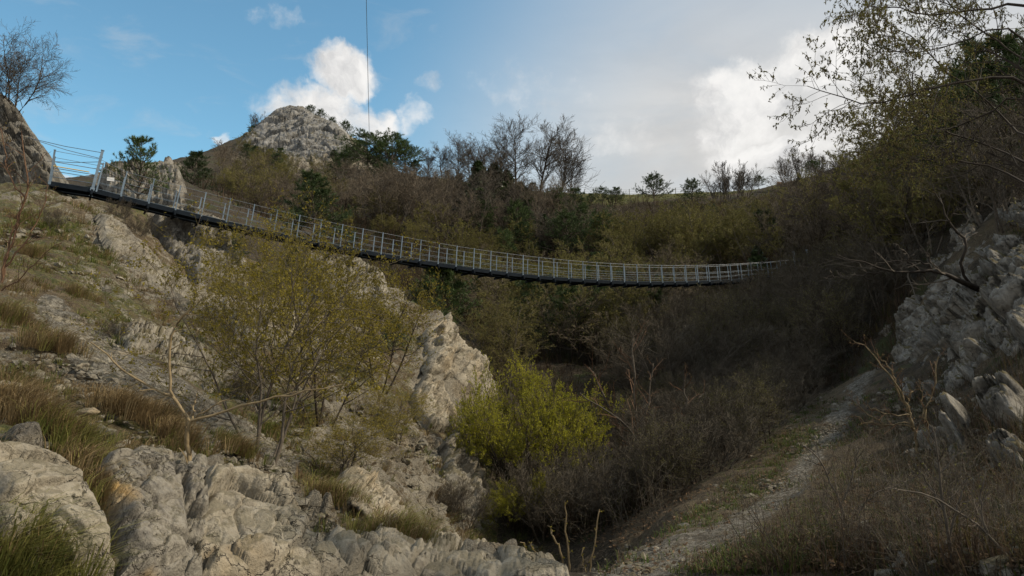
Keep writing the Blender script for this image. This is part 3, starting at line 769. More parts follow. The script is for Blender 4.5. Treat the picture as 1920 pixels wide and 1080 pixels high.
def make_grass():
    parts = []
    slope = [(0,400),(100,372),(200,400),(300,500),(420,580),(560,700),(700,740),(860,820),(930,960),(1060,1080),(0,1080)]
    P, px, py = scatter_px(30000, slope, ymax=34)
    rk, gr, li, gv = masks(P)
    den = fbm(P * .8, 3, 77)
    keep = (RNG.uniform(0, 1, len(P)) < np.clip(.34 + den * 1.5 - gv * 1.0 - np.clip(rk - .35, 0, 1) * .95, 0.03, 1))
    P, den = P[keep], den[keep]
    n = len(P); g2 = fbm(P * .55, 3, 91)
    t = np.where((g2 + RNG.normal(0, .18, n) > .0)[:, None], tones(n, DRY, [.08, .14, .06, .38, .34]), tones(n, DRY, [.30, .28, .14, .16, .12]))
    s = np.clip(P[:, 1] / 14, .6, 1.7)
    parts.append(blades(P, RNG.uniform(.07, .27, n) * (1 + .5 * den) * (.75 + .25 * s), .0042 * s + .001, t, RNG.uniform(.3, 1.1, n), RNG.uniform(.06, .2, n), 15))
    # the slopes go on beyond the photo's edges
    for box, cnt, pr in (((-800, 420, 0, 1080), 8000, [.30, .30, .14, .14, .12]), ((1930, 150, 2700, 1080), 7000, [.10, .34, .02, .26, .28])):
        P, px, py = scatter_px(cnt, box=box, ymax=40); P = P[fbm(P * .8, 3, 77) > -.12]; m = len(P); sc = np.clip(P[:, 1] / 14, .6, 1.7)
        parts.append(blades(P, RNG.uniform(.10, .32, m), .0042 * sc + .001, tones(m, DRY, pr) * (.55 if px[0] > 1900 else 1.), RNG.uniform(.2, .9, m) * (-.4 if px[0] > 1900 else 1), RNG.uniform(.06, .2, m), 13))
    # the big tufts
    for cx, cy, size, green, cnt in [(120,835,.32,.7,50),(20,1060,.34,.9,80),(40,1085,.30,.9,60),(225,780,.36,0,60),(200,960,.34,.15,50),(60,800,.34,.05,60),(180,900,.3,.4,40),(300,790,.3,.05,40),
                                (740,1020,.36,.45,90),(770,1000,.3,.5,60),(640,950,.3,.4,60),(440,850,.3,.35,60),(330,830,.3,.1,50),(150,560,.38,.15,40),(60,480,.4,.3,40),(230,470,.4,.25,40),(0,600,.4,.3,60),(100,660,.4,.1,60),(30,780,.34,.0,70),(700,870,.3,.3,40)]:
        c = hit(cx, cy)[0]
        if not np.isfinite(c[1]): continue
        xy = c[:2] + RNG.normal(0, .30 * size * 1.6, (cnt, 2)); P2 = np.c_[xy, height(xy[:, 0], xy[:, 1]) + .05]
        t = tones(cnt, DRY + [(.26, .245, .07)], [.36 * (1 - green), .34 * (1 - green), .3 * (1 - green), .40 * green, .15 * green, .45 * green])
        parts.append(blades(P2, np.full(cnt, size) * RNG.uniform(.6, 1.2, cnt), np.full(cnt, .0036), t, RNG.uniform(.5, 1.2, cnt), np.full(cnt, .10), 26))
    # verge of the path, mossy ledges on the right
    P, px, py = scatter_px(9000, [(1640,680),(1700,720),(1640,850),(1560,1000),(1500,1080),(1120,1080),(1300,960),(1430,830),(1560,730)], ymax=34)
    rk, gr, li, gv = masks(P); keep = RNG.uniform(0, 1, len(P)) > gv * 1.25 + .1; P = P[keep]; n = len(P)
    t = tones(n, [(.07, .10, .025), (.10, .12, .03), (.16, .12, .07), (.09, .065, .04)], [.3, .25, .22, .23])
    parts.append(blades(P, RNG.uniform(.06, .22, n), np.full(n, .006), t, RNG.uniform(0, .5, n), RNG.uniform(.05, .15, n), 9))
    P, px, py = scatter_px(4500, [(1700,520),(1800,390),(1930,350),(1930,1080),(1500,1080),(1640,850),(1700,740)], ymax=36)
    rk, gr, li, gv = masks(P); n = len(P)
    t = tones(n, [(.055, .075, .018), (.10, .085, .035), (.12, .085, .05), (.06, .045, .03)], [.25, .25, .25, .25])
    parts.append(blades(P, RNG.uniform(.05, .17, n) * np.clip(P[:, 1] / 12, .7, 1.6), np.full(n, .006), t, RNG.uniform(-.6, .1, n), RNG.uniform(.05, .2, n), 9))
    P, px, py = scatter_px(2600, [(1400,860),(1470,780),(1540,740),(1580,760),(1500,860),(1400,960),(1300,1010),(1260,1000)], ymax=34); n = len(P)
    keep = fbm(P * .9, 3, 12) > -.05; P = P[keep]; n = len(P)
    parts.append(blades(P, RNG.uniform(.04, .13, n), np.full(n, .006), tones(n, [(.075, .11, .022), (.10, .13, .03), (.14, .12, .05)], [.5, .3, .2]), RNG.uniform(0, .4, n), RNG.uniform(.05, .14, n), 9))
    # meadow along the skyline
    P, px, py = scatter_px(3000, box=(1000, 330, 1640, 420), ymin=100, ymax=140); n = len(P)
    t = tones(n, [(.12, .12, .035), (.2, .165, .075)], [.6, .4])
    parts.append(blades(P, RNG.uniform(.2, .4, n), np.full(n, .04), t, np.zeros(n), RNG.uniform(.2, .5, n), 6))
    merge_blades('grass', parts)
make_grass()
def make_undergrowth():
    parts = []
    cols = [(.075, .052, .034), (.105, .073, .046), (.088, .070, .025), (.04, .052, .016), (.05, .034, .022)]
    def add(n, poly, ymin, ymax, h, w, k, p, sp):
        P, _, _ = scatter_px(n, poly, ymin=ymin, ymax=ymax); m = len(P)
        cl = fbm(P * np.array([.12, .12, .12]), 3, 55)
        parts.append(blades(P, RNG.uniform(*h, m) * (1 + cl), RNG.uniform(*w, m), tones(m, cols, p), RNG.normal(0, .4, m), RNG.uniform(*sp, m), k))
    add(9000, [(360,330),(640,340),(800,345),(960,372),(1100,385),(1300,380),(1500,360),(1640,300),(1700,300),(1700,520),(1450,560),(900,620),(740,560),(600,440),(400,390)], 50, 140, (.7, 2.0), (.012, .03), 14, [.30, .24, .2, .16, .10], (.3, 1.1))
    add(7000, [(860,540),(1000,540),(1700,470),(1690,700),(1560,720),(1400,800),(1250,930),(1100,1000),(960,1000),(930,800),(900,640)], 19, 70, (.4, 1.2), (.005, .012), 14, [.34, .22, .14, .12, .18], (.15, .6))
    add(1300, [(1640,700),(1930,560),(1930,1080),(1380,1080),(1560,900)], 5, 34, (.15, .5), (.0022, .004), 9, [.32, .3, .1, .14, .14], (.08, .3))
    merge_blades('undergrowth', parts)
make_undergrowth()

def leaf_litter():
    """dead leaves lying on the banks of the path and in the ravine"""
    V, Tn, n = [], [], 0
    for poly, k, ymax, size in (([(1640,690),(1930,560),(1930,1080),(1120,1080),(1300,940),(1450,820)], 26000, 34, .026), ([(930,800),(1250,780),(1450,760),(1300,960),(1150,1030),(960,1000)], 9000, 34, .035)):
        P, px, py = scatter_px(k, poly, ymax=ymax); rk, gr, li, gv = masks(P)
        P = P[RNG.uniform(0, 1, len(P)) > gv * .9]; m = len(P)
        a = RNG.normal(size=(m, 3)) * np.array([1, 1, .35]); a /= np.linalg.norm(a, axis=1, keepdims=True)
        b = np.cross(a, RNG.normal(size=(m, 3)) * .5 + np.array([0, 0, 1.])); b /= np.linalg.norm(b, axis=1, keepdims=True)
        s = size * RNG.uniform(.5, 1.5, (m, 1)); c = P + np.array([0, 0, .02]) + RNG.uniform(0, .05, (m, 1)) * np.array([0, 0, 1.])
        V.append(np.stack([c - a * s, c + b * s * .6, c + a * s, c - b * s * .6], 1).reshape(-1, 3))
        Tn.append(np.repeat(tones(m, [(.16, .10, .055), (.10, .065, .04), (.22, .155, .095), (.07, .05, .033)], [.35, .3, .15, .2]), 4, 0)); n += m
    V = np.concatenate(V)
    me = make_mesh('leaf_litter', V, [np.arange(len(V)).reshape(-1, 4)], [M['blade']], attrs=dict(tone=np.concatenate(Tn)))
    tag(obj('leaf_litter', me), kind='stuff')
leaf_litter()
# ------------------------------------------------------------------ plants: branching
def unit(v): return v / (np.linalg.norm(v, axis=-1, keepdims=True) + 1e-9)
def sprout(rng, P, R, k, n, ang, ratio, t0=.25, t1=1., wander=.18, trop=.1, taper=.25, rr=.6, shape=.5, flatz=1., minr=.002, droop=0.):
    """k children on each branch of P (B,m,3) with radii R (B,m); all branches at once"""
    B, m, _ = P.shape
    t = t0 + (t1 - t0) * (np.arange(k)[None] + rng.uniform(0, 1, (B, k))) / k
    s = np.clip(t * (m - 1), 0, m - 1.001); i = s.astype(int); f = (s - i)[..., None]
    b = np.arange(B)[:, None]
    base = P[b, i] * (1 - f) + P[b, i + 1] * f
    tan = unit(P[b, i + 1] - P[b, i])
    r0 = R[b, i] * (1 - f[..., 0]) + R[b, i + 1] * f[..., 0]
    q = rng.normal(size=(B, k, 3)); q[..., 2] *= flatz
    q = unit(q - (q * tan).sum(-1, keepdims=True) * tan)
    a = np.radians(rng.normal(ang, 9, (B, k)))[..., None]
    d = unit(np.cos(a) * tan + np.sin(a) * q)
    L = np.linalg.norm(np.diff(P, axis=1), axis=-1).sum(1)[:, None]
    L = L * ratio * (1 - shape * (t - t0)) * rng.uniform(.65, 1.25, (B, k))
    pts = [base]; cur = base
    up = np.array([0, 0, 1.])
    for j in range(n - 1):
        d = unit(d + rng.normal(size=d.shape) * wander + up * (trop - droop * j / n))
        cur = cur + d * (L / (n - 1))[..., None]; pts.append(cur)
    Q = np.stack(pts, 2).reshape(B * k, n, 3)
    ra = np.minimum(r0 * .8, r0.max() * rr).reshape(-1, 1) * rr ** .5
    RR = np.maximum(ra * np.linspace(1, taper, n)[None], minr)
    return Q, RR
def tubes(P, R, sides, off=0):
    B, n, _ = P.shape
    tan = unit(np.gradient(P, axis=1))
    ref = np.where(np.abs(tan[..., 2:3]) < .9, np.array([0, 0, 1.]), np.array([1., 0, 0]))
    u = unit(np.cross(tan, ref)); v = np.cross(tan, u)
    a = np.arange(sides) * 2 * np.pi / sides
    V = P[:, :, None] + R[:, :, None, None] * (np.cos(a)[:, None] * u[:, :, None] + np.sin(a)[:, None] * v[:, :, None])
    idx = np.arange(B * n * sides).reshape(B, n, sides) + off
    nx = np.roll(idx, -1, axis=2)
    q = np.stack([idx[:, :-1], nx[:, :-1], nx[:, 1:], idx[:, 1:]], -1).reshape(-1, 4)
    return V.reshape(-1, 3), q
class Bag:
    def __init__(s): s.V = []; s.Q = []; s.T = []; s.qm = []; s.tm = []; s.n = 0
    def tube(s, P, R, sides=3, m=0):
        if len(P) == 0: return
        V, q = tubes(P, R, sides, s.n); s.V.append(V); s.Q.append(q); s.qm.append(np.full(len(q), m)); s.n += len(V)
    def quads(s, V, m=0):
        V = V.reshape(-1, 3); q = np.arange(len(V)).reshape(-1, 4) + s.n
        s.V.append(V); s.Q.append(q); s.qm.append(np.full(len(q), m)); s.n += len(V)
    def tris(s, V, m=0):
        V = V.reshape(-1, 3); q = np.arange(len(V)).reshape(-1, 3) + s.n
        s.V.append(V); s.T.append(q); s.tm.append(np.full(len(q), m)); s.n += len(V)
    def mesh(s, V, F_, m=0):
        F_ = np.asarray(F_) + s.n; s.V.append(V)
        if F_.shape[1] == 4: s.Q.append(F_); s.qm.append(np.full(len(F_), m))
        else: s.T.append(F_); s.tm.append(np.full(len(F_), m))
        s.n += len(V)
    def box(s, c, h, A=None, m=0):
        c = np.asarray(c, float); h = np.asarray(h, float)
        V = np.array([[x, y, z] for x in (-1, 1) for y in (-1, 1) for z in (-1, 1)]) * h
        if A is not None: V = V @ np.asarray(A).T
        s.mesh(V + c, [[0, 1, 3, 2], [4, 6, 7, 5], [0, 4, 5, 1], [2, 3, 7, 6], [0, 2, 6, 4], [1, 5, 7, 3]], m)
    def build(s, name, mats, smooth=False):
        fs = [x for x in (np.concatenate(s.Q) if s.Q else [], np.concatenate(s.T) if s.T else []) if len(x)]
        mi = np.concatenate(([np.concatenate(s.qm)] if s.Q else []) + ([np.concatenate(s.tm)] if s.T else []))
        return make_mesh(name, np.concatenate(s.V), fs, [M[k] for k in mats], mi, smooth)
def leaf_quads(rng, C, size, tilt=1.):
    n = len(C)
    a = unit(rng.normal(size=(n, 3))); b = unit(np.cross(a, rng.normal(size=(n, 3))))
    s = size * rng.uniform(.6, 1.35, (n, 1))
    return np.stack([C - a * s, C + b * s * .55, C + a * s, C - b * s * .55], 1)
def along(rng, P, k, t0=.3):
    B, m, _ = P.shape
    s = rng.uniform(t0, 1, (B, k)) * (m - 1.001); i = s.astype(int); f = (s - i)[..., None]; b = np.arange(B)[:, None]
    return (P[b, i] * (1 - f) + P[b, i + 1] * f).reshape(-1, 3)
def stems(rng, count, H, spread, r, n=7, wander=.10, foot=.1, lean=(0, 0)):
    out = []
    for i in range(count):
        a = 6.283 * (i + rng.uniform(0, .8)) / count
        sp_ = spread * (1 if count < 4 else rng.uniform(.12, 1.1) ** .8)
        d = unit(np.array([math.cos(a) * sp_ + lean[0], math.sin(a) * sp_ + lean[1], 1.]))
        p = np.array([math.cos(a) * foot, math.sin(a) * foot, -.25]); pts = [p]
        L = H * rng.uniform(.72, 1.02) if count > 1 else H
        for j in range(n - 1):
            d = unit(d + rng.normal(size=3) * wander + np.array([0, 0, .07]))
            p = p + d * L / (n - 1); pts.append(p)
        out.append(pts)
    P = np.array(out); R = r * np.linspace(1, .22, n)[None] * rng.uniform(.7, 1, (count, 1))
    return P, R
def woody(seed, H=6., count=1, spread=.3, r=.09, lv=((14, 5, 50, .42), (6, 4, 42, .42), (5, 3, 38, .5)), leaf=None, bark='bark_grey', twig='twig_brown',
          minr=.004, trop=.10, wander=.16, t0=.25, foot=.12, lean=(0, 0), swan=.10, names=('trunk', 'crown'), droop=0.):
    rng = np.random.default_rng(seed)
    P, R = stems(rng, count, H, spread, r, wander=swan, foot=foot, lean=lean)
    tb = Bag(); cb = Bag(); tb.tube(P, R, 6)
    cur = (P, R); last = []
    for li, (k, n, ang, ratio) in enumerate(lv):
        Q = sprout(rng, cur[0], cur[1], k, n, ang, ratio, t0=t0 if li == 0 else .2, wander=wander, trop=trop, minr=minr, taper=.3 if li < len(lv) - 1 else .5, shape=.45 if li == 0 else .3, droop=droop)
        if li == 0: tb.tube(Q[0], Q[1], 4)
        else: cb.tube(Q[0], Q[1], 3)
        last.append(Q); cur = Q
    if leaf:
        mt, k, size, t00 = leaf
        C = along(rng, last[-1][0], k, t00)
        C = C + rng.normal(size=C.shape) * size * .7
        cb.quads(leaf_quads(rng, C, size), 1)
    ms = [(names[0], tb.build(names[0], [bark], True)), (names[1], cb.build(names[1], [twig] + ([leaf[0]] if leaf else [])))]
    return ms
def needles(rng, bag, C, D, k, L, w, m=0):
    """brushes of thin blades round points C with main direction D"""
    n = len(C)
    d = unit(D[:, None] * .8 + rng.normal(size=(n, k, 3)) * .62 + np.array([0, 0, .25]))
    s = unit(np.cross(d, rng.normal(size=(n, k, 3)))) * (w * rng.uniform(.6, 1.3, (n, k, 1)))
    l = L * rng.uniform(.6, 1.2, (n, k, 1)); c = C[:, None]
    bag.tris(np.stack([c - s, c + s, c + d * l], 2), m)
def pine(seed, H=6., whorl=11, per=6, base=.22, width=.36, droop=-.02, dens=9, L=.26, w=.018, k=12, needle='needle', bark='bark_grey', gaps=.0, top=.12):
    rng = np.random.default_rng(seed)
    P, R = stems(rng, 1, H, 0, .016 * H + .02, n=9, wander=.025)
    tb = Bag(); cb = Bag(); tb.tube(P, R, 7)
    bp = []; br = []; C = []; D = []
    for i in range(whorl):
        t = base + (1 - base) * (i + rng.uniform(0, .5)) / whorl
        s = t * 8; j = min(int(s), 7); o = P[0, j] + (P[0, j + 1] - P[0, j]) * (s - j)
        env = width * H * (1 - ((t - base) / (1 - base))) ** .75 + top * H * .5
        for b in range(per):
            if rng.uniform() < gaps: continue
            a = 6.283 * (b + rng.uniform(0, 1)) / per + i * 1.3
            l = env * rng.uniform(.6, 1.12)
            d = np.array([math.cos(a), math.sin(a), .18 + .55 * t + rng.normal(0, .12)])
            pts = [o]; p = o; n = 5
            for q in range(n - 1):
                d = unit(d + rng.normal(size=3) * .10 + np.array([0, 0, droop + .07])); p = p + d * l / (n - 1); pts.append(p)
            bp.append(pts); br.append(np.linspace(.012 * H * (1 - t) + .012, .006, n))
    bp = np.array(bp); br = np.array(br); tb.tube(bp, br, 4)
    Q = sprout(rng, bp, br, dens, 3, 48, .42, t0=.22, wander=.12, trop=.16, flatz=.5, minr=.004)
    cb.tube(Q[0], Q[1], 3, 1)
    for A in (Q[0], bp):
        for f in ((.45, .8, 1.) if A is Q[0] else (.85, 1.)):
            s = f * (A.shape[1] - 1.001); j = int(s)
            C.append(A[:, j] + (A[:, j + 1] - A[:, j]) * (s - j)); D.append(unit(A[:, j + 1] - A[:, j]))
    needles(rng, cb, np.concatenate(C), np.concatenate(D), k, L, w)
    return [('trunk', tb.build('trunk', [bark], True)), ('crown', cb.build('crown', [needle, 'bark_dark']))]
def ivy_tree(seed, H=8., ivy_h=.8, wid=.9, n=2600, size=.16):
    ms = woody(seed, H, 1, 0, .14, ((16, 5, 42, .36), (6, 4, 40, .45), (5, 3, 36, .5)), None, 'bark_dark', 'twig_grey', .008, .12, t0=.45)
    rng = np.random.default_rng(seed + 5); b = Bag()
    t = rng.uniform(0, 1, n) ** .9; z = t * H * ivy_h
    lump = .65 + .5 * np.abs(np.sin(z * 2.1 + seed)) * rng.uniform(.6, 1, n)
    r = wid * (1.05 - t) ** .7 * lump * np.sqrt(rng.uniform(.05, 1, n)); a = rng.uniform(0, 6.283, n)
    C = np.stack([np.cos(a) * r, np.sin(a) * r, z], -1)
    b.quads(leaf_quads(rng, C, size))
    ms.append(('ivy', b.build('ivy', ['ivy'])))
    return ms
def place(kind, name, ms, label, cat, loc, s=1., rz=0., group=None, tilt=(0, 0)):
    """a plant: an Empty at its foot with its parts; parts share mesh data"""
    e = bpy.data.objects.new(name, None); COL.objects.link(e)
    e.location = loc; e.rotation_euler = (tilt[0], tilt[1], rz); e.scale = (s, s, s) if np.isscalar(s) else s
    for pn, me in ms:
        c = bpy.data.objects.new(pn, me); COL.objects.link(c); c.parent = e
    return tag(e, label, cat, group)
# ------------------------------------------------------------------ the suspension footbridge
ZC = (-7.13217144e-07, 6.11325930e-05, 2.76445518e-03, -1.85433082e-01, 7.58448390)
NP = 44
def bpt(i):
    if i < 0:
        a = at(92.8, 344, 30.4); b = bpt(0); return b + (a - b) * (-i)
    return np.array([-18.0158 + .9307 * i, 31.0853 + .5802 * i, np.polyval(ZC, i)])
BU = np.array([.9307, .5802, 0]) / 1.0968
BW = np.array([-BU[1], BU[0], 0]) * 1.06        # towards the far rail
def btan(i):
    if i < 0: return unit(bpt(0) - bpt(-1))
    a = bpt(i + .5) - bpt(max(i - .5, 0)); return unit(a)
def frame(i):
    t = btan(i); w = unit(BW); n = np.cross(t, w); n = n * np.sign(n[2]); return t, w, n
def build_bridge():
    org = bpt(0)
    br = thing('suspension_footbridge', 'long grey steel cable footbridge sagging across the ravine', 'footbridge', org)
    ids = [-1.] + list(range(0, NP + 1))
    def ribbon(bag, offs_w, offs_n, m=0, seq=None):
        """a swept rectangular bar along the bridge: offs in the (w, n) section"""
        seq = seq or ids; V = []
        for i in seq:
            t, w, n = frame(i); p = bpt(i) - org
            for a, b in ((offs_w[0], offs_n[0]), (offs_w[1], offs_n[0]), (offs_w[1], offs_n[1]), (offs_w[0], offs_n[1])): V.append(p + w * a + n * b)
        k = len(seq); idx = np.arange(k * 4).reshape(k, 4); nx = np.roll(idx, -1, 1)
        q = np.stack([idx[:-1], nx[:-1], nx[1:], idx[1:]], -1).reshape(-1, 4)
        bag.mesh(np.array(V), np.concatenate([q, idx[:1, ::-1], idx[-1:]]), m)
    for s in (0, 1):
        b = Bag(); o = 1.06 * s
        ribbon(b, (o - .045 + .09 * s - .045, o + .045 + .09 * s - .045), (-.115, .085))
        obj('side_beam', b.build('side_beam', ['deck']), br)
        b = Bag(); ribbon(b, (o - .03, o + .03), (.088, .103))
        obj('toe_rail', b.build('toe_rail', ['steel']), br)
    b = Bag()
    ribbon(b, (.06, 1.0), (.03, .055))
    for a in (.22, .42, .62, .82): ribbon(b, (a, a + .035), (-.06, .027))
    obj('deck', b.build('deck', ['deck']), br)
    # posts: flat bars with a bolted foot
    def post_mesh(h, wid, th):
        b = Bag(); b.box((0, 0, h / 2 - .03), (wid, th, h / 2 + .03)); b.box((0, 0, h + .006), (wid * 1.25, th * 1.25, .012))
        b.box((0, 0, .02), (wid * 1.5, th * 1.3, .07))
        return b.build('railing_post', ['steel'])
    pm = post_mesh(1.17, .023, .018); pt = post_mesh(1.8, .055, .055); pe = post_mesh(1.45, .035, .03)
    cb = Bag(); cb.box((0, .55, -.17), (.035, .80, .05)); cb.box((0, -.16, -.12), (.045, .05, .12)); cm = cb.build('cross_beam', ['deck'])
    for i in ids:
        t, w, n = frame(i); A = Matrix((t, w, n)).transposed().to_4x4()
        for s in (0, 1):
            o = obj('tower_post' if i in (0, NP) else 'railing_post', pt if i in (0, NP) else pe if i < 0 else pm, br)
            A2 = A.copy(); A2.translation = Vector(bpt(i) - org + BW * s - unit(BW) * (.07 if s == 0 else -.07)); o.matrix_local = A2
            if i == 0:
                obj('post_strut', strut_mesh(), o).location = (.16, .0, 0)
        if i >= 0:
            o = obj('cross_beam', cm, br); A.translation = Vector(bpt(i) - org); o.matrix_local = A
    def cable(name, hs, s, seq, r, m):
        b = Bag(); P = []
        for i in seq:
            t, w, n = frame(i); P.append(bpt(i) - org + BW * s + w * (-.05 if s == 0 else .05) + n * (hs(i) if callable(hs) else hs))
        P = np.array([P]); b.tube(P, np.full(P.shape[:2], r), 5); return obj(name, b.build(name, [m]), br)
    full = list(range(0, NP + 1))
    top = lambda i: 1.42 if i < 0 else 1.40 if i == 0 else 1.16
    for s in (0, 1):
        cable('handrail_cable', top, s, [-1.] + full, .010, 'wire')
        for h in (.36, .66): cable('railing_cable', h, s, full, .0065, 'steel')
        cable('railing_cable', .55, s, [-1., 0], .016, 'steel'); cable('railing_cable', .95, s, [-1., 0], .016, 'wire')
    b = Bag(); Y1 = [bpt(-1) - org + BW * 1.0 + np.array([0, 0, 1.02]), bpt(-.08) - org + BW * 1.0 + np.array([0, 0, 1.02])]
    b.tube(np.array([Y1]), np.full((1, 2), .022), 6); tag(obj('yellow_rail', b.build('yellow_rail', ['yellow']), br), 'yellow rail tube on the first railing bay')
    # main cables back to the rock tower
    for s, e in ((0, at(52, 258, 31.2)), (1, at(64, 262, 32.4)), (0, at(88, 302, 31.4))):
        t, w, n = frame(0); a = bpt(0) - org + BW * s + n * (1.72 if e[2] > at(0, 290, 31)[2] else 1.3)
        ee = e - org; mid = (a + ee) / 2 + np.array([0, 0, -.05]); b = Bag()
        b.tube(np.array([[a, mid, ee]]), np.full((1, 3), .014), 5); obj('main_cable', b.build('main_cable', ['wire']), br)
    return br
_sm = []
def strut_mesh():
    if not _sm:
        b = Bag(); b.box((0, 0, .62), (.03, .045, .66)); b.box((-.10, 0, 1.22), (.10, .03, .03)); _sm.append(b.build('post_strut', ['steel']))
    return _sm[0]
build_bridge()
# small white sign board on the far railing
def signboard():
    c = at(207.5, 336, 33.2); e = thing('sign', 'small blank white sign board hung on the far railing near the tower posts', 'sign', c, math.atan2(BU[1], BU[0]))
    b = Bag(); b.box((0, 0, 0), (.15, .008, .085)); obj('panel', b.build('panel', ['white']), e)
    b = Bag(); b.box((-.11, .02, .12), (.008, .012, .14)); b.box((.11, .02, .12), (.008, .012, .14)); obj('hanger', b.build('hanger', ['wire']), e)
signboard()
def skycable():
    a = at(693, 275, 146); z = at(678, -420, 24); P = []
    for t in np.linspace(0, 1, 26): P.append(a * (1 - t) + z * t + np.array([0, 0, -1.2 * 4 * t * (1 - t) * .25]))
    b = Bag(); b.tube(np.array([P]) - a, np.linspace(.045, .016, 26)[None], 5)
    tag(obj('overhead_cable', b.build('overhead_cable', ['wire']), None, a), 'thin dark cable hanging across the sky down to the pines by the peak', 'cable')
skycable()
def bench():
    g = at(1463.5, 349.5, 114.5)
    e = thing('bench', 'small orange wooden bench alone on the skyline next to a bare shrub clump', 'bench', g, rad(12))
    b = Bag()
    for k in range(3): b.box((0, -.16 + k * .16, .42), (.42, .07, .022))
    obj('seat', b.build('seat', ['wood']), e)
    b = Bag()
    for k in range(2): b.box((0, .27 + k * .03, .58 + k * .15), (.42, .02, .06))
    obj('backrest', b.build('backrest', ['wood']), e)
    for s in (-1, 1):
        b = Bag(); b.box((s * .34, -.15, .12), (.035, .04, .28)); b.box((s * .34, .22, .22), (.035, .04, .38)); b.box((s * .34, .03, .36), (.03, .2, .03)); obj('leg', b.build('leg', ['wood']), e)
bench()
def fence():
    pxs = [1096, 1113, 1135, 1157, 1180, 1205, 1236, 1267, 1300]
    B = [hit(p, 375)[0] for p in pxs]
    B = np.array([at(p, 366, 127) for p in pxs]); B[:, 2] = height(B[:, 0], B[:, 1])
    e = thing('wire_fence', 'low fence of grey posts and wires along the meadow skyline', 'fence', B[0])
    for k, p in enumerate(B):
        b = Bag(); h = 1.25 + .15 * math.sin(k * 2.3); b.box((0, 0, h / 2 - .3), (.045, .045, h / 2 + .3)); b.box((0, 0, h + .01), (.03, .03, .02)); o = obj('post', b.build('post', ['post_wood']), e); o.location = p - B[0]
    for h in (.5, .85, 1.15):
        b = Bag(); b.tube((B - B[0] + np.array([0, 0, h]))[None], np.full((1, len(B)), .012), 4); obj('wire', b.build('wire', ['wire']), e)
fence()
# ------------------------------------------------------------------ placing the plants
R0 = random.Random(11)
ORD = ['first','second','third','fourth','fifth','sixth','seventh','eighth','ninth','tenth','eleventh','twelfth','thirteenth','fourteenth','fifteenth','sixteenth','seventeenth','eighteenth','nineteenth','twentieth']
ORD += ['twenty-' + o for o in ORD[:9]] + ['thirtieth'] + ['thirty-' + o for o in ORD[:9]] + ['fortieth'] + ['forty-' + o for o in ORD[:9]]
POSTPX = np.array([proj(bpt(i))[0] for i in range(NP + 1)]); POSTPY = np.array([proj(bpt(i))[1] for i in range(NP + 1)])
RAILED = []
SKY = [(330,300),(440,285),(560,330),(640,345),(780,340),(840,345),(960,360),(1100,374),(1300,374),(1420,365),(1470,352),(1540,334),(1600,312),(1650,288),(1720,245)]
def skyline(px): return float(np.interp(px, [a for a, _ in SKY], [b for _, b in SKY]))
def rail_label(what, px, py):
    """where a plant stands in relation to the bridge posts, counted from the left end"""
    i = int(np.abs(POSTPX - px).argmin()); dy = POSTPY[i] - py
    w = ('far below' if dy < -170 else 'low below' if dy < -90 else 'just below' if dy < -22 else 'right behind' if dy < 18 else 'just above' if dy < 55 else 'halfway up above' if dy < 110 else 'high above')
    return f"{what} {w} the {ORD[i + 1]} bridge post from left"
def settle_labels():
    by = {}
    for o in RAILED: by.setdefault(o['label'], []).append(o)
    for lab, os_ in by.items():
        if len(os_) < 2: continue
        os_.sort(key=lambda o: o.location.y)
        names = ['nearest', 'farthest'] if len(os_) == 2 else ['nearest'] + ['second-nearest', 'third-nearest', 'fourth-nearest', 'fifth-nearest', 'sixth-nearest', 'seventh-nearest'][:len(os_) - 2] + ['farthest']
        for o, n in zip(os_, names): o['label'] = n + ' ' + lab
def stand(px, py, Y=None, sink=.0):
    if Y is None:
        P = hit(px, py)[0]
        if not np.isfinite(P[1]): P = at(px, py, 60)
        return P
    P = at(px, py, Y); P[2] = height(P[0], P[1]); return P
def by_px(name, V, label, cat, px, pyb, pyt, Y=None, group=None, free=False, rz=None, sx=1., tilt=(0, 0)):
    ms, Hn = V
    P = at(px, pyb, Y) if free else stand(px, pyb, Y)
    d = float(P[1])
    base_py = proj(P)[1]
    s = max((base_py - pyt), 6) * d / F / Hn
    return place(None, name, ms, label, cat, P - np.array([0, 0, .06 * s]), (s * sx, s * sx, s), R0.uniform(0, 6.28) if rz is None else rz, group, tilt)

# kinds -----------------------------------------------------------
PINES = [(pine(1, 6, 9, 6, .18, .46, L=.30, w=.018, k=10, gaps=.12, top=.2), 6.), (pine(2, 6, 8, 6, .32, .52, L=.30, w=.02, k=11, gaps=.18, top=.3), 6.), (pine(3, 6, 10, 6, .10, .40, L=.30, w=.018, k=10, needle='needle_dark', gaps=.14, top=.16), 6.)]
PSPARSE = (pine(8, 4.6, 9, 5, .28, .42, L=.20, w=.011, k=13, gaps=.22, dens=7, droop=.03, top=.16), 4.6)
RIDGE = [(woody(s, 8.5, 1, 0, .16, ((26, 6, 48, .48), (12, 5, 42, .46), (7, 3, 38, .5)), None, 'bark_dark', 'twig_grey', .011, .10, t0=.26, wander=.12, swan=.05), 8.5) for s in (21, 22, 23)]
CLUMP = [(woody(s, 5, 9, .45, .07, ((9, 4, 30, .40), (6, 3, 30, .5), (4, 3, 30, .5)), None, 'bark_grey', 'twig_grey', .012, .12, foot=.5), 5.) for s in (31, 32)]
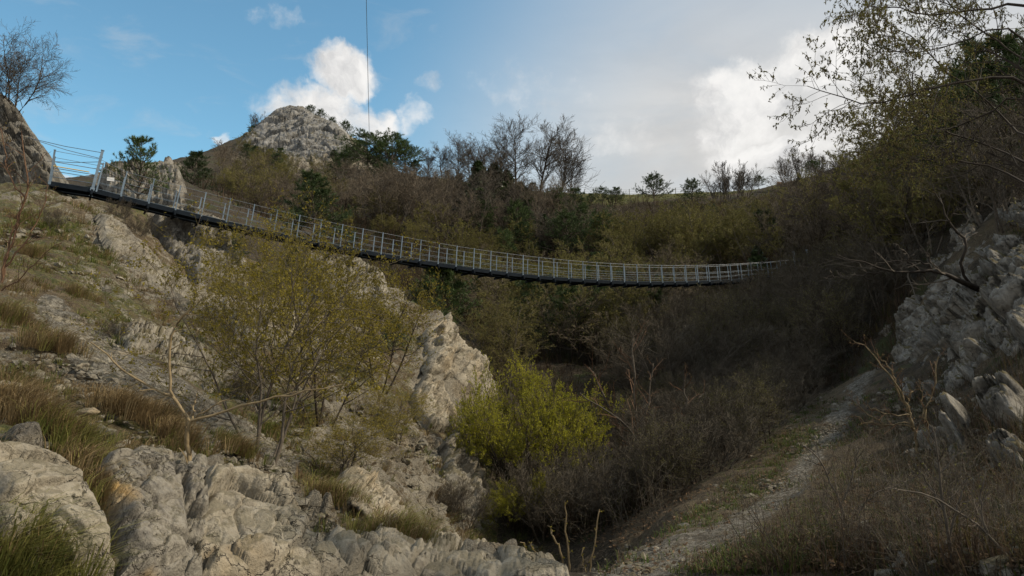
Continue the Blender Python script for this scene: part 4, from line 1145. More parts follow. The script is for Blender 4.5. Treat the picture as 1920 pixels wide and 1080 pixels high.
BROWN = [(woody(s, 5, c, sp, .07, ((13, 5, 48, .42), (7, 4, 42, .48), (5, 3, 38, .5)), lf, bk, tw, .0085, .08, foot=.35, names=('trunk', 'crown')), 5.)
         for s, c, sp, lf, bk, tw in ((41, 3, .3, None, 'bark_grey', 'twig_brown'), (42, 5, .45, None, 'bark_dark', 'twig_brown'), (43, 2, .25, None, 'bark_grey', 'twig_grey'), (44, 4, .4, ('bud_olive', 1, .03, .3), 'bark_dark', 'twig_brown'))]
OLIVE = [(woody(s, 5, c, sp, .07, ((13, 5, 48, .42), (7, 4, 42, .46), (5, 3, 40, .5)), ('bud_olive', k, .042, .2), 'bark_grey', 'twig_olive', .0085, .05, foot=.3), 5.)
         for s, c, sp, k in ((51, 3, .35, 3), (52, 5, .5, 4), (53, 2, .25, 3))]
YELLOW = [(woody(s, 3, 7, .6, .05, ((9, 4, 45, .42), (6, 3, 42, .5)), ('bud_olive', 8, .05, .2), 'bark_grey', 'twig_olive', .008, .08, foot=.5, names=('stem', 'crown')), 3.) for s in (61, 62)]
IVY = [(ivy_tree(71, 8, .82, 1.25, 3600, .17), 8.), (ivy_tree(72, 7, .9, 1.5, 3600, .18), 7.)]
THICK = [(woody(s, 3.6, c, sp, .045, ((14, 6, 42, .42), (8, 5, 38, .48), (6, 4, 34, .55)), lf, bk, tw, .0040, .07, foot=.35, wander=.14, names=('stem', 'crown')), 3.6)
         for s, c, sp, lf, bk, tw in ((81, 6, .55, None, 'bark_grey', 'twig_dusk'), (82, 8, .7, None, 'bark_grey', 'twig_dusk'), (83, 5, .4, ('bud_olive', 2, .016, .3), 'bark_dark', 'twig_dusk'))]
BRAMBLE = [(woody(s, 1.5, 7, .9, .010, ((7, 6, 42, .5), (4, 5, 42, .5)), ('bud_olive', 1, .008, .4), 'bark_grey', tw, .0017, -.02, foot=.3, wander=.2, names=('stem', 'crown')), 1.5)
           for s, tw in ((91, 'twig_brown'), (92, 'twig_dusk'))]

# pines -----------------------------------------------------------
GP = 'pines on the slopes and skyline'
TALL = [(woody(s, 8, 1, 0, .11, ((17, 5, 44, .40), (8, 4, 40, .46), (5, 3, 36, .5)), None, 'bark_grey', tw, .011, .10, t0=.34), 8.) for s, tw in ((45, 'twig_brown'), (46, 'twig_grey'), (47, 'twig_brown'))]
by_px('pine_tree', PSPARSE, 'young open pine with a pale bare trunk behind the left bridge railing', 'pine', 256, 402, 247, 40, GP)
for px, b, t, Y, k, lab in [
 (362, 350, 278, 80, 2, 'dark round pine right of the low grey cliff on the skyline'), (590, 425, 318, 62, 2, 'dark pine rising behind the eighth to tenth bridge posts in front of olive scrub'),
 (655, 336, 272, 146, 0, 'pine at the right foot of the rocky peak, leftmost of the dark cluster'), (690, 345, 250, 140, 1, 'tall pine right where the overhead cable meets the trees'), (672, 332, 260, 152, 2, 'pine half hidden behind the left part of the dark cluster'),
 (735, 342, 252, 136, 1, 'tallest broad pine on the right of the dark cluster beside the peak'), (760, 340, 268, 140, 0, 'rightmost pine of the dark cluster, sloping down to the skyline'), (712, 345, 262, 141, 2, 'pine in the middle of the dark cluster beside the cable'),
 (722, 366, 300, 126, 0, 'lower pine hanging in front of the dark cluster'), (626, 326, 280, 150, 2, 'small pine against the pale lower wall of the peak'), (778, 342, 300, 138, 2, 'short pine just right of the dark cluster'),
 (640, 350, 288, 140, 0, 'pine below the right shoulder of the rocky peak'),
 (838, 350, 318, 130, 2, 'little dark pine under bare trees left of the ivy columns'), (427, 548, 430, 37.2, 2, 'dark pine against the big grey cliff under the bridge'), (735, 755, 590, 27, 2, 'dense dark conifer between the yellow tree and the rocky spur'),
 (690, 735, 625, 25.5, 0, 'lower dark conifer left of the spur behind yellow twigs'), (822, 600, 500, 41, 0, 'pine just under the bridge deck above the rocky spur tip'), (548, 525, 462, 38, 2, 'small dark pine on the crest under the bridge behind the yellow tree'), (610, 560, 478, 37, 2, 'dark pine patch on the rock crest below the bridge'),
 (1080, 402, 366, 118, 2, 'small pine low on the meadow edge right of the tall bare trees'), (1107, 400, 362, 117, 0, 'rounded green pine left of the fence posts'), (1130, 398, 352, 116, 1, 'spreading pine on the skyline left of the umbrella shaped pine'), (1155, 396, 350, 115, 0, 'bushy pine touching the skyline fence'),
 (1228, 392, 328, 111, 1, 'umbrella shaped pine alone on the meadow skyline'), (1300, 398, 334, 107, 0, 'dark round pine beside the twiggy clump on the skyline'), (1423, 360, 330, 116.5, 1, 'tiny umbrella pine on the hillock left of the bench'), (1528, 352, 302, 107, 1, 'green pine inside the bare clump right of the bench'),
 (1268, 470, 410, 84, 2, 'dark pine among brown scrub below the umbrella shaped pine'), (1190, 470, 412, 90, 2, 'narrow dark evergreen in scrub above the middle of the bridge'), (1040, 470, 405, 92, 2, 'dark evergreen in brown scrub under the tall bare trees'), (1120, 520, 470, 74, 2, 'dark evergreen right behind the low point of the bridge'), (1590, 470, 395, 66, 2, 'dark ivy-like evergreen on the right-hand slope above the path'),
 (1892, 335, 38, 32, 2, 'large dark conifer behind the overhanging catkin branches'), (1850, 330, 120, 36, 0, 'smaller green conifer beside the large dark one at right'), (1000, 640, 545, 60, 2, 'dark spreading evergreen under the bridge in the shaded ravine'), (1110, 680, 575, 52, 0, 'dark feathery evergreen above the bright green bush'), (1190, 640, 560, 55, 2, 'dark evergreen under the bridge right of the ravine centre')]:
    by_px('pine_tree', PINES[k], lab, 'pine', px, b, t, Y, GP, sx=1.5 if 600 < px < 790 and b < 370 else 1.2)
for px, b, t, Y, lab in [(580, 230, 198, 169, 'leftmost pine on top of the rocky peak'), (601, 236, 206, 168, 'second pine on the top of the rocky peak'), (623, 248, 220, 167, 'third pine down the right shoulder of the rocky peak'), (648, 262, 227, 166, 'fourth, bushiest pine at the right end of the peak')]:
    by_px('pine_tree', PINES[1], lab, 'pine', px, b, t, Y, GP, free=True)
by_px('bare_shrub', CLUMP[0], 'leafless shrub on the left shoulder of the rocky peak', 'shrub', 482, 250, 214, 162, 'bare shrubs', free=True)

# bare skyline trees ----------------------------------------------
GB = 'bare trees along the skyline'
for px, b, t, Y, k, tl, lab in [
 (801, 345, 290, 132, 0, 0, 'leftmost bare tree on the skyline right of the pines'), (828, 345, 280, 132, 1, 0, 'second bare tree on the skyline right of the pines'), (857, 348, 266, 131, 2, 0, 'bare tree behind the small ivy column on the skyline'),
 (882, 350, 276, 131, 0, 0, 'bare tree between the first two ivy columns'), (908, 352, 284, 130, 1, 0, 'bare tree right of the tallest ivy column'), (938, 360, 280, 128, 0, 0, 'bare tree behind the short ivy columns'),
 (970, 378, 248, 122, 2, 0, 'tallest bare tree on the skyline with ivy round its trunk'), (1012, 385, 250, 118, 1, .12, 'bare tree leaning right beside the tallest one'), (1046, 392, 260, 115, 0, .2, 'rightmost tall bare tree leaning out over the meadow'), (1070, 372, 312, 124, 2, .1, 'low bare tree at the right end of the tall skyline row')]:
    by_px('bare_tree', RIDGE[k], lab, 'tree', px, b, t, Y, GB, sx=1.2, tilt=(0, tl))
for px, b, t, Y, k, lab in [(860, 392, 316, 123, 0, 'narrow ivy column left of the tallest ivy tree'), (896, 410, 278, 114, 0, 'tallest ivy covered tree, like a green cone in front of the skyline'), (927, 405, 296, 117, 1, 'ivy covered tree right of the tallest green cone'),
 (950, 405, 312, 118, 1, 'short ivy covered tree left of the tallest bare tree'), (976, 412, 335, 116, 1, 'ivy mass round the foot of the tallest bare tree'), (1040, 418, 350, 112, 1, 'ivy covered trunk leaning right in front of the meadow edge'),
 (1384, 482, 386, 82, 1, 'ivy hung tree on the slope below the twiggy skyline clump'), (1421, 530, 452, 61, 1, 'dead forked trunk wrapped in ivy at the right end of the bridge'), (1500, 372, 322, 104, 1, 'green ivy mass at the foot of the bare clump by the bench'), (1572, 470, 420, 70, 1, 'slim ivy trunk on the brown slope above the bridge end')]:
    by_px('ivy_tree', IVY[k], lab, 'tree', px, b + (14 if 850 < px < 980 else 0), t - (6 if 850 < px < 980 else 0), Y - (12 if 850 < px < 980 else 0), 'ivy covered trees', sx=1.7)
for px, b, t, Y, k, lab in [(1347, 402, 330, 104, 0, 'left part of the twiggy bare clump on the skyline'), (1373, 402, 303, 104, 1, 'highest fan of bare stems in the twiggy skyline clump'), (1400, 395, 318, 106, 0, 'right part of the twiggy bare clump beside the tiny pine'),
 (1478, 352, 294, 111, 0, 'bare shrub leaning over the bench on the skyline'), (1506, 352, 276, 110, 1, 'broad bare shrub clump right of the bench'), (1536, 346, 290, 108, 0, 'bare shrub right of the green pine near the bench'), (1588, 325, 282, 105, 1, 'bare shrub on the rising skyline left of the catkin branches'), (1622, 318, 272, 100, 0, 'bare shrub half behind the overhanging twigs on the skyline'), (1655, 300, 262, 90, 1, 'bare shrub at the top of the rising skyline')]:
    by_px('bare_shrub', CLUMP[k], lab, 'shrub', px, b, t, Y, 'bare shrubs')

# scrub on the far slope ------------------------------------------
def jgrid(poly, dx, dy, jit=.42):
    poly = np.asarray(poly, float); x0, y0 = poly.min(0); x1, y1 = poly.max(0); out = []
    row = 0; y = y0
    while y <= y1:
        x = x0 + (dx / 2 if row % 2 else 0)
        while x <= x1:
            px = x + R0.uniform(-jit, jit) * dx; py = y + R0.uniform(-jit, jit) * dy
            if poly_in(poly, np.array([px]), np.array([py]))[0]: out.append((px, py))
            x += dx
        y += dy; row += 1
    return out
def cover(poly, dx, dy, kinds, H, ymin, ymax, what, cat, name, group):
    for px, py in jgrid(poly, dx, dy):
        P = hit(px, py)[0]
        if not (ymin < P[1] < ymax): continue
        ms, Hn = R0.choice(kinds); h = R0.uniform(*H)
        if P[1] > 60:
            room = 9 if 'peak' in what else (py - skyline(px) - (9 if 1080 < px < 1480 else -24 if 640 < px <= 1080 else -18)) * P[1] / F
            if room < 1.2: continue
            h = min(h, room)
        k_ = int(np.abs(POSTPX - px).argmin())
        if 150 < px < 1440 and P[1] < bpt(k_)[1] + 5 and py > POSTPY[k_]:      # nothing grows up through the bridge
            h = min(h, (py - POSTPY[k_] - 16) * P[1] / F)
            if h < 1.: continue
        if name == 'bare_shrub' and P[1] < 33:
            if px > 1500: continue
            h = min(h, 2.1)
        s = h / Hn; tpy = py - h * F / P[1] * .6
        o = place(None, name, ms, rail_label(what, px, tpy), cat, P - np.array([0, 0, .1]), (s * R0.uniform(.95, 1.3),) * 2 + (s,), R0.uniform(0, 6.28), group)
GS = 'scrub trees on the far slope'
cover([(345,330),(440,300),(560,335),(650,350),(655,420),(560,430),(430,400),(360,380)], 32, 24, OLIVE + BROWN[:2] + TALL[:1], (3.2, 5.6), 62, 140, 'yellowish budding scrub tree', 'tree', 'scrub_tree', GS)
cover([(425,322),(440,288),(478,264),(492,300),(560,322),(660,328),(655,345),(430,335)], 24, 15, OLIVE + BROWN[:2] + PINES[2:], (2.6, 4.4), 100, 185, 'scrub tree below the peak', 'tree', 'scrub_tree', GS)
cover([(640,352),(800,345),(860,365),(1040,400),(1060,440),(960,475),(860,465),(700,430)], 30, 22, TALL + BROWN[:3], (5.0, 8.5), 60, 135, 'tall brown leafless tree', 'tree', 'bare_tree', GS)
cover([(870,400),(1150,400),(1160,500),(1020,520),(880,480)], 44, 28, PINES[2:] + PINES[:1] + IVY[1:], (3.6, 6.0), 60, 130, 'dark evergreen in brown scrub', 'tree', 'evergreen_tree', GS)
cover([(800,360),(1000,378),(1000,420),(840,410)], 34, 24, IVY + IVY[:1] + PINES[2:], (4.5, 8.0), 60, 135, 'ivy clad evergreen column', 'tree', 'evergreen_tree', GS)
cover([(960,600),(1280,570),(1300,640),(1150,700),(1000,700)], 80, 48, PINES[2:] + PINES[:1], (4.0, 6.0), 38, 80, 'dim evergreen in the ravine', 'tree', 'evergreen_tree', GS)
cover([(1180,405),(1430,400),(1450,500),(1250,520)], 66, 36, PINES[2:] + IVY[1:], (3.2, 5.0), 60, 130, 'dark evergreen in olive scrub', 'tree', 'evergreen_tree', GS)
cover([(1020,398),(1300,402),(1260,450),(1120,490),(1000,490)], 32, 22, BROWN + TALL[:1], (4.0, 6.5), 60, 130, 'brown leafless scrub tree', 'tree', 'scrub_tree', GS)
cover([(630,405),(700,400),(800,440),(900,460),(1000,480),(1000,510),(860,500),(740,470),(640,440)], 40, 24, YELLOW[:1] + OLIVE, (2.4, 4.2), 60, 130, 'low yellow-green bush', 'bush', 'budding_bush', 'yellow-green bushes')
cover([(1150,470),(1290,420),(1440,420),(1460,500),(1300,530),(1150,520)], 36, 22, OLIVE + BROWN[3:], (4.0, 6.0), 50, 130, 'olive budding scrub tree', 'tree', 'scrub_tree', GS)
cover([(1290,385),(1440,375),(1620,320),(1660,320),(1660,470),(1560,500),(1450,490),(1440,420),(1300,410)], 34, 24, BROWN + TALL + OLIVE[:1], (4.0, 6.6), 45, 130, 'grey-brown leafless scrub tree', 'tree', 'scrub_tree', GS)
cover([(870,560),(1000,545),(1290,550),(1300,620),(1180,690),(1000,690),(900,640)], 48, 34, OLIVE + BROWN[3:], (4.2, 6.2), 38, 80, 'dim olive tree in the ravine', 'tree', 'ravine_tree', 'trees in the shaded ravine')
cover([(1120,690),(1300,560),(1450,535),(1640,500),(1690,560),(1680,680),(1600,700),(1500,775),(1420,840),(1320,930),(1240,960),(1190,900),(1175,800)], 48, 36, THICK, (2.8, 4.4), 18, 62, 'grey leafless shrub', 'shrub', 'bare_shrub', 'grey shrubs in the ravine')
cover([(960,900),(1130,900),(1280,920),(1240,960),(1130,1000),(1000,1010),(940,980)], 52, 34, THICK[1:2] + BRAMBLE, (1.4, 2.2), 13, 34, 'reddish brown bramble', 'shrub', 'bramble', 'brambles at the ravine bottom')
cover([(1640,330),(1720,250),(1930,290),(1930,440),(1860,440),(1800,420),(1700,520),(1640,500)], 38, 27, BROWN + OLIVE + THICK[:1], (3.0, 4.6), 25, 90, 'dim scrub tree on the right-hand bank', 'tree', 'scrub_tree', GS)
for k, (px, py, h, lab) in enumerate([(1450,1040,.9,'brown bramble beside the lower path'),(1540,1060,1.1,'tangled bramble at the bottom right of the path'),(1600,980,1.0,'leafless twigs right of the gravel path bend'),(1660,1010,1.2,'tall bramble under the tan branched shrub'),(1700,920,1.0,'bramble at the foot of the right rocks'),
   (1760,980,1.1,'dark bramble below the low rock among twigs'),(1820,930,.9,'bramble under the big split boulder'),(1880,960,.9,'bramble at the right edge below the boulders'),(1640,860,.9,'green-tinged bramble right of the upper path'),(1590,890,.8,'short bramble on the path edge'),(1680,840,.9,'bramble beside the tan branched shrub stem'),(1750,1060,.8,'dense dead twigs in the bottom right corner'),(1850,1050,.8,'dead twigs at the far bottom right edge'),(1640,1070,.8,'dead twigs at the bottom right of centre'),
   (1380,1040,.6,'short twigs on the lower path border'),(1320,960,.9,'bramble on the bank left of the path'),(1250,980,1.1,'bramble hanging over the ravine edge'),(1790,880,.8,'twigs in front of the lowest pale rock')]):
    ms, Hn = BRAMBLE[k % 2]; P = stand(px, py); s = h / Hn
    place(None, 'bramble', ms, lab, 'shrub', P - np.array([0, 0, .05]), s, R0.uniform(0, 6.28), 'brambles on the right bank')
cover([(1640,780),(1720,740),(1930,900),(1930,1080),(1420,1080),(1520,930)], 105, 72, BRAMBLE, (.45, 1.0), 4, 20, 'dead bramble', 'shrub', 'bramble', 'brambles on the right bank')
for px, py, h, lab in [(225,415,1.0,'dark twiggy shrub on the slope just under the tower posts'),(260,450,1.2,'brown shrub below the first bridge bay'),(100,430,.8,'small twiggy shrub below the bridge entry'),(300,440,1.0,'dark green shrub at the foot of the big cliff'),(215,640,.5,'tiny shrub beside the scree'),(460,760,.8,'small budding shrub left of the yellow tree'),(870,990,1.3,'grey twiggy shrub at the ravine lip below the rock face'),(840,960,.9,'brownish twigs at the foot of the grey rock face')]:
    ms, Hn = THICK[1]; P = stand(px, py); s = h / Hn
    place(None, 'bare_shrub', ms, lab, 'shrub', P, s, R0.uniform(0, 6.28), 'small shrubs on the left slope')

# single plants that stand out ------------------------------------
by_px('bare_tree', (woody(101, 4.8, 4, .45, .06, ((20, 6, 46, .50), (11, 5, 40, .45), (6, 4, 36, .5)), ('leaf_dead', 1, .014, .5), 'bark_dark', 'twig_grey', .0050, .02, lean=(.25, 0), droop=.05), 4.8), 'bare tree leaning from the top of the dark rock at the left edge', 'tree', 18, 222, 62, 34.6, GB, free=True, rz=0)
by_px('budding_tree', (woody(111, 5, 6, .34, .06, ((14, 6, 46, .42), (8, 5, 42, .45), (6, 4, 40, .5)), ('bud_olive', 3, .022, .2), 'bark_grey', 'twig_olive', .0045, .04, foot=.25), 5.), 'many-stemmed olive tree standing right of the rocky spur', 'tree', 945, 746, 556, 35.5)
YT = [woody(121, 3.6, 6, .6, .030, ((13, 6, 50, .46), (7, 5, 46, .48), (5, 4, 42, .5)), ('bud_yellow', 4, .022, .2), 'bark_grey', 'twig_olive', .0024, .03, foot=.16, lean=(.2, 0), swan=.16, names=('trunk', 'crown')),
      woody(122, 3.7, 4, .42, .032, ((13, 6, 50, .46), (7, 5, 46, .48), (5, 4, 42, .5)), ('bud_yellow', 4, .025, .2), 'bark_dark', 'twig_olive', .0028, .03, foot=.12, swan=.14, names=('trunk', 'crown'))]
place(None, 'budding_tree', YT[0], 'gnarled yellow-green budding tree at the top of the broad sandy rock', 'tree', stand(492, 866), 1.0, .2, 'yellow-green trees on the left slope')
place(None, 'budding_tree', YT[1], 'yellow-green budding tree in the middle of the left slope', 'tree', stand(600, 800), 1.05, 1.2, 'yellow-green trees on the left slope')
place(None, 'budding_tree', YT[1], 'yellow-green budding tree against the spur right of the bright hollow rock', 'tree', stand(712, 730), 1.15, 3.2, 'yellow-green trees on the left slope')
place(None, 'budding_tree', YT[0], 'slender yellow-green tree reaching the bridge deck above the bright hollow rock', 'tree', stand(520, 650), 1.15, 2.4, 'yellow-green trees on the left slope')
place(None, 'budding_tree', YT[1], 'small yellow-green sapling left of the bright hollow rock', 'tree', stand(430, 665), (.62, .62, .7), 4.4, 'yellow-green trees on the left slope')
place(None, 'budding_bush', YT[0], 'low yellow-green bush spreading over the rocks right of the gnarled tree base', 'bush', stand(640, 905), (.62, .62, .33), .5, 'yellow-green trees on the left slope')
place(None, 'budding_bush', YT[0], 'low yellow-green bush on the slope above the white streaked rib', 'bush', stand(740, 830), (.8, .8, .40), 1.9, 'yellow-green trees on the left slope')
BB = woody(131, 3.3, 18, 1.15, .04, ((11, 6, 46, .40), (8, 5, 44, .46), (5, 3, 38, .5)), ('leaf_bright', 12, .019, .2), 'bark_dark', 'twig_brown', .004, .12, foot=.45, t0=.55, names=('stem', 'crown'), lean=(-.10, 0))
by_px('leafing_bush', (BB, 3.45), 'bright yellow-green leafing bush in the middle of the ravine', 'bush', 1002, 960, 698, 23.5, rz=0., sx=.72)
by_px('leafing_bush', (BB, 3.2), 'low left part of the bright bush leaning on the grey rock face', 'bush', 915, 930, 800, 23.8, rz=1.7, sx=.9)
by_px('leafing_bush', (BB, 3.2), 'small yellow-green bush low in the ravine under the bright bush', 'bush', 975, 1010, 905, 20.5, rz=4.1, sx=.9)
# plants traced branch by branch
def traced(name, label, cat, lines, bark, twig, sub=((8, 5, 45, .3),), buds=None, r_px=3., seed=1, base=None, minr=.0018, catkin=False, trop=.05, group=None, t0=.25, names=('trunk', 'crown'), smooth_n=5, droop=0.):
    rng = np.random.default_rng(seed)
    e = None; tb = Bag(); cb = Bag(); org = None
    allP = []
    for ln in lines:
        a = np.array([(x, y) for x, y, _, _ in ln], float); Yd = np.array([z for _, _, z, _ in ln], float); rr = np.array([r for _, _, _, r in ln], float)
        P = at(a[:, 0], a[:, 1], Yd); R = rr * Yd / F * .5
        if org is None: org = P[0]
        n = 12; t = np.linspace(0, len(P) - 1, n); i = np.minimum(t.astype(int), len(P) - 2); f = (t - i)[:, None]
        p0 = P[np.maximum(i - 1, 0)]; p1 = P[i]; p2 = P[i + 1]; p3 = P[np.minimum(i + 2, len(P) - 1)]
        Q = .5 * (2 * p1 + (p2 - p0) * f + (2 * p0 - 5 * p1 + 4 * p2 - p3) * f ** 2 + (3 * p1 - p0 - 3 * p2 + p3) * f ** 3)
        Q = Q + rng.normal(size=Q.shape) * .004 * Yd.mean() * np.r_[0, np.ones(n - 1)][:, None] * .35
        RQ = R[i] * (1 - f[:, 0]) + R[i + 1] * f[:, 0]
        allP.append((Q, RQ))
    for Q, RQ in allP: tb.tube((Q - org)[None], RQ[None], 6)
    cur = (np.array([q for q, _ in allP]) - org, np.array([r for _, r in allP]))
    last = cur
    for k, n, ang, ratio in sub:
        last = sprout(rng, last[0], last[1], k, n, ang, ratio, t0=t0, wander=.15, trop=trop, minr=minr, taper=.45, droop=droop)
        cb.tube(last[0], last[1], 3)
    mats = [twig]
    if buds:
        mt, k, size = buds; C_ = along(rng, last[0], k, .3); cb.quads(leaf_quads(rng, C_ + rng.normal(size=C_.shape) * size * .6, size), 1); mats.append(mt)
    if catkin:
        C_ = along(rng, last[0], catkin, .35); m = len(mats); mats.append('leaf_dead')
        L = rng.uniform(.025, .055, len(C_)); P = np.stack([C_, C_ + np.stack([rng.normal(0, .006, len(C_)), rng.normal(0, .006, len(C_)), -L * .5], -1), C_ + np.stack([rng.normal(0, .01, len(C_)), rng.normal(0, .01, len(C_)), -L], -1)], 1)
        cb.tube(P, np.tile([.0025, .0055, .002], (len(C_), 1)), 4, m)
    e = thing(name, label, cat, org, 0., group)
    obj(names[0], tb.build(names[0], [bark], True), e); obj(names[1], cb.build(names[1], mats), e)
    return e
def L(Y, *pts): return [(x, y, Y, r) for x, y, r in pts]
traced('sapling', 'tan bare sapling with a forked stem in front of the stained rock', 'sapling', [
 [(348,985,6.9,11),(353,900,7.2,10),(354,862,7.3,9),(350,835,7.3,9),(356,790,7.3,9)], L(7.3,(356,790,7),(330,750,6),(300,735,5),(240,700,4),(205,665,3),(170,640,2)),
 L(7.3,(331,752,6),(318,722,5),(320,640,5),(335,602,4.5),(359,576,4)), L(7.3,(356,790,6),(420,768,5),(500,750,4),(580,733,3),(640,720,2)), L(7.35,(356,790,4),(395,765,3),(432,745,2)), L(7.3,(361,785,4),(365,760,3),(370,740,2))],
 'bark_tan', 'bark_tan', ((3, 5, 50, .18),), None, seed=3, names=('stem', 'crown'))
traced('sapling', 'reddish bare sapling at the left edge in front of the dark rock', 'sapling', [
 L(14,(3,530,4.9),(12,480,4.2),(36,410,4.2),(50,365,3.5),(49,310,2.8),(42,245,1.4)), L(14,(48,372,3.5),(20,330,2.8),(8,290,2.1),(2,240,1.4)), L(14,(5,520,4.2),(22,440,3.5),(38,400,2.1),(60,330,1.4)), L(14,(10,500,3.5),(50,450,2.8),(75,400,2.1),(88,350,1.4)), L(14,(3,545,2.8),(40,520,2.1),(80,480,1.4),(115,455,1.5))],
 'bark_red', 'bark_red', ((9, 5, 42, .22), (4, 4, 45, .4)), ('bud_yellow', 1, .014), seed=5, minr=.003, names=('stem', 'crown'))
traced('bare_shrub', 'tan shrub with a fan of bare branches in front of the right rocks', 'shrub', [
 L(12.6,(1720,850,5.6),(1716,810,5.0),(1705,772,5.0)), L(12.6,(1705,772,4.3),(1690,742,3.1),(1660,694,2.5),(1625,655,1.9),(1600,638,1.2)), L(12.6,(1703,770,3.7),(1682,725,3.1),(1668,690,2.5),(1652,668,1.2)), L(12.6,(1705,772,3.1),(1704,745,3.1),(1712,735,1.9)),
 L(12.6,(1712,800,3.1),(1690,795,2.5),(1650,790,1.9),(1610,765,1.2),(1597,750,1.2)), L(12.6,(1714,805,3.1),(1680,797,2.5),(1630,792,1.9),(1598,780,1.2)), L(12.6,(1705,778,3.1),(1660,775,2.5),(1620,760,1.2)), L(12.4,(1735,790,3.1),(1738,765,3.1),(1750,725,2.5),(1757,670,1.9)), L(12.4,(1733,785,2.5),(1728,740,1.9),(1722,715,1.2)), L(12.4,(1745,860,3.1),(1742,820,3.1),(1736,785,3.1))],
 'bark_tan', 'bark_red', ((8, 5, 35, .25), (4, 4, 40, .4)), ('leaf_dead', 1, .012), seed=6, minr=.002, names=('stem', 'crown'))
traced('crooked_tree', 'dark crooked tree growing sideways out of the right rocks', 'tree', [
 [(1862,560,23.6,12.2),(1832,541,23,11.5),(1800,528,22.6,9.4),(1772,512,22.4,6.5),(1725,510,22.4,5.8),(1682,512,22.4,5.0),(1640,500,22.4,3.6),(1600,490,22.4,2.2),(1565,480,22.4,1.4)],
 L(22.4,(1735,511,4.3),(1705,492,3.6),(1696,475,2.9),(1680,455,1.4)), L(22.4,(1752,512,3.6),(1735,495,3.6),(1705,487,2.2),(1650,492,2.2),(1640,480,1.4)), L(22.4,(1768,512,2.9),(1745,490,2.9),(1740,470,1.4),(1742,450,1.4)),
 [(1822,536,23,5.8),(1800,505,22.8,5.8),(1812,470,22.6,5.0),(1813,450,22.6,5.0),(1795,430,22.6,4.3),(1772,405,22.6,3.6),(1765,378,22.6,2.2),(1750,340,22.6,1.4)], L(22.4,(1660,508,2.9),(1620,515,2.2),(1590,522,1.4),(1550,520,1.5))],
 'bark_dark', 'twig_grey', ((9, 5, 45, .25), (5, 4, 42, .45)), None, seed=8, minr=.004, names=('trunk', 'crown'))
traced('hazel_tree', 'overhanging tree with yellow catkins reaching in from the right edge', 'tree', [
 [(2090,1020,6.2,24.8),(2075,700,6.6,22.3),(2060,400,7,18.6),(2050,150,7.2,13.6),(2040,-120,7.4,7.4)],
 [(2055,250,7,8.7),(1920,152,7,5.6),(1850,150,7,5.0),(1740,165,7,3.7),(1690,185,7,3.1),(1620,192,7,2.5),(1560,176,7,1.9),(1512,162,7,1.2)],
 [(2048,60,7.2,8.7),(1920,10,7.4,5.6),(1850,15,7.4,4.3),(1760,28,7.4,3.1),(1690,15,7.4,2.5),(1618,10,7.4,1.2)], [(2056,330,6.8,7.4),(1920,186,7.6,4.3),(1850,218,7.8,3.7),(1780,243,8,2.5),(1700,258,8,1.9),(1655,275,8,1.2)],
 [(2050,150,7.2,6.2),(1920,112,7.8,3.7),(1860,70,8,3.1),(1800,25,8,2.5),(1750,-30,8,1.2)], [(2056,300,7,6.2),(1900,240,8.4,3.7),(1840,180,8.6,3.1),(1760,120,8.8,2.5),(1715,70,8.8,1.9),(1655,40,8.8,1.2)], [(2060,400,7,6.8),(1900,292,8.6,3.7),(1800,255,9,3.1),(1720,228,9,2.5),(1640,215,9,1.2)],
 [(2050,200,7,6.2),(1900,60,6.8,3.7),(1800,80,6.8,2.5),(1700,100,6.8,1.9),(1650,90,6.8,1.2)], [(2060,430,7,6.2),(1900,330,8.6,3.7),(1800,300,9,3.1),(1720,300,9,1.9),(1660,320,9,1.2)], [(2048,20,7.2,7.4),(1930,-40,7,4.3),(1820,-30,7,3.1),(1720,-20,7,1.9),(1640,-10,7,1.2)]],
 'bark_dark', 'bark_dark', ((22, 6, 44, .26), (8, 5, 42, .42)), ('bud_olive', 10, .012), seed=9, minr=.0015, catkin=2, t0=.36, trop=.03, droop=.05)
for px, Y, t, k, lab in [(1705, 46, 150, 0, 'feathery olive tree on the bank below the catkin branch tips'), (1765, 40, 90, 1, 'tall olive twiggy tree behind the catkin branches'), (1830, 36, 70, 2, 'pale trunked tree leaning behind the catkin branches'), (1905, 30, 130, 0, 'olive tree at the right edge behind the catkin branches'), (1670, 60, 230, 1, 'olive tree on the rising slope under the catkin branches'), (1735, 55, 190, 2, 'farther olive tree behind the feathery one'), (1800, 44, 150, 0, 'olive tree between the pale trunked tree and the tall twiggy one'), (1870, 42, 110, 1, 'dense olive tree in front of the large dark conifer'), (1690, 36, 260, 2, 'short olive tree low on the bank under the catkin branches'), (1940, 36, 60, 1, 'tall olive tree cut off by the right edge')]:
    by_px('budding_tree', OLIVE[k], lab, 'tree', px, 360, t, Y, 'olive trees behind the catkin branches')
for k, (Y, lines, lab) in enumerate([(9.0, [[(1068,1110,5),(1064,1020,4),(1060,940,2)], [(1066,1095,4),(1048,1030,4),(1030,985,2)]], 'pair of budding shoots at the bottom edge below the bright bush'),
   (9.0, [[(1104,1110,3),(1112,1040,3),(1124,955,2)], [(1102,1100,3),(1095,1060,2),(1090,1030,2)]], 'thin budding shoot right of the pair at the bottom edge'), (9.3, [[(1016,1075,3),(995,1040,3),(976,1018,2)], [(1018,1070,3),(1006,1040,2),(996,1018,2)]], 'short budding shoots on the ledge end at the bottom')]):
    traced('sapling', lab, 'sapling', [L(Y, *l) for l in lines], 'bark_tan', 'bark_tan', ((5, 4, 40, .08),), ('bud_yellow', 3, .014), seed=30 + k, minr=.0015, names=('stem', 'crown'), group='budding shoots at the bottom edge')
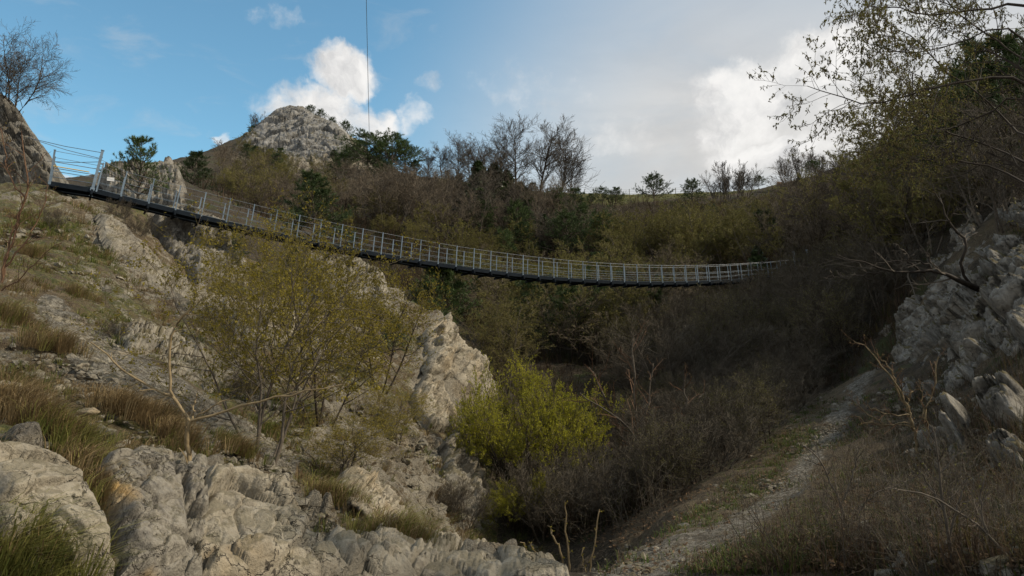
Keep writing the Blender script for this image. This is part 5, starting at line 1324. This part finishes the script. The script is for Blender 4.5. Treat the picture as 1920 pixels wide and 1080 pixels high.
for k, (bx, by, tx, ty, lab) in enumerate([(1195,845,1185,628,'tall tan-twigged sapling right of the bright green bush'),(1285,840,1285,705,'pale forked sapling in the grey shrubs right of the bright bush'),(1180,900,1105,690,'leaning sapling arching over the bright green bush'),(1240,905,1090,735,'long arching bare shoot touching the bright green bush')]):
    P = stand(bx, by); Y = min(P[1], 24.0)
    traced('sapling', lab, 'sapling', [L(Y, (bx, by + 30, 6), (bx + (tx - bx) * .2, by + (ty - by) * .35, 5), (bx + (tx - bx) * .55, by + (ty - by) * .7, 4), (tx, ty, 2)), L(Y, (bx, by, 4), (bx + 18, by + (ty - by) * .4, 3), (bx + 30, by + (ty - by) * .75, 2)), L(Y, (bx, by - 20, 4), (bx - 40, by + (ty - by) * .3, 3), (bx - 75, by + (ty - by) * .5, 2))],
           'bark_grey', 'bark_red', ((9, 5, 42, .3), (4, 4, 40, .4)), ('leaf_dead', 1, .018), seed=50 + k, minr=.0035, names=('stem', 'crown'), group='bare saplings beside the bright bush')

for k, (lab, ls) in enumerate([('thin grey bare stem rising at the bottom right in front of the brambles', [L(5.6, (1790,1110,7), (1782,1020,6), (1768,930,5), (1755,850,3), (1748,800,2)), L(5.6, (1780,1010,4), (1800,940,3), (1822,890,2)), L(5.6, (1772,960,4), (1740,910,3), (1722,880,2))]),
   ('arching bare stem crossing the bottom right corner', [L(5.2, (1930,1100,6), (1860,1010,5), (1800,960,4), (1720,925,3), (1660,915,2)), L(5.2, (1850,1002,4), (1840,940,3), (1850,880,2))]),
   ('straggling bare stem right of the gravel path', [L(8, (1590,1000,5), (1570,930,4), (1540,870,3), (1500,830,2)), L(8, (1575,950,4), (1600,890,3), (1610,840,2)), L(8, (1590,990,4), (1640,930,3), (1700,900,2))])]):
    traced('sapling', lab, 'sapling', ls, 'bark_grey', 'bark_grey', ((7, 5, 45, .3), (3, 4, 40, .4)), ('bud_olive', 1, .008), seed=70 + k, minr=.0016, names=('stem', 'crown'), group='bare stems at the bottom right')
# yellow spurge ----------------------------------------------------
def spurge(seed, k):
    rng = np.random.default_rng(seed); tb = Bag(); fb = Bag()
    P, R = stems(rng, k, .20, .9, .004, n=4, foot=.03); P[:, 0, 2] = -.03; tb.tube(P, R, 4)
    C = along(rng, P, 26, .15); tb.quads(leaf_quads(rng, C + rng.normal(size=C.shape) * .012, .022), 1)
    tip = P[:, -1]; C = (tip[:, None] + rng.normal(size=(k, 34, 3)) * np.array([.022, .022, .008])).reshape(-1, 3); fb.quads(leaf_quads(rng, C, .011))
    return [('stem', tb.build('stem', ['bark_tan', 'spurge'])), ('flower_head', fb.build('flower_head', ['flower']))]
SPURGE = [spurge(1, 7), spurge(2, 4)]
for px, py, k, s, lab in [(150, 806, 0, 1.7, 'yellow flowering spurge below the flat white slab'), (243, 760, 1, 1.5, 'yellow flowering spurge right of the flat white slab'), (93, 632, 1, 1.7, 'single yellow spurge above the scree at left'), (222, 752, 1, 1.1, 'small yellow spurge left of the one beside the scree')]:
    place(None, 'spurge_plant', SPURGE[k], lab, 'flower', stand(px, py), s, px * .1, 'yellow spurge plants')
settle_labels()
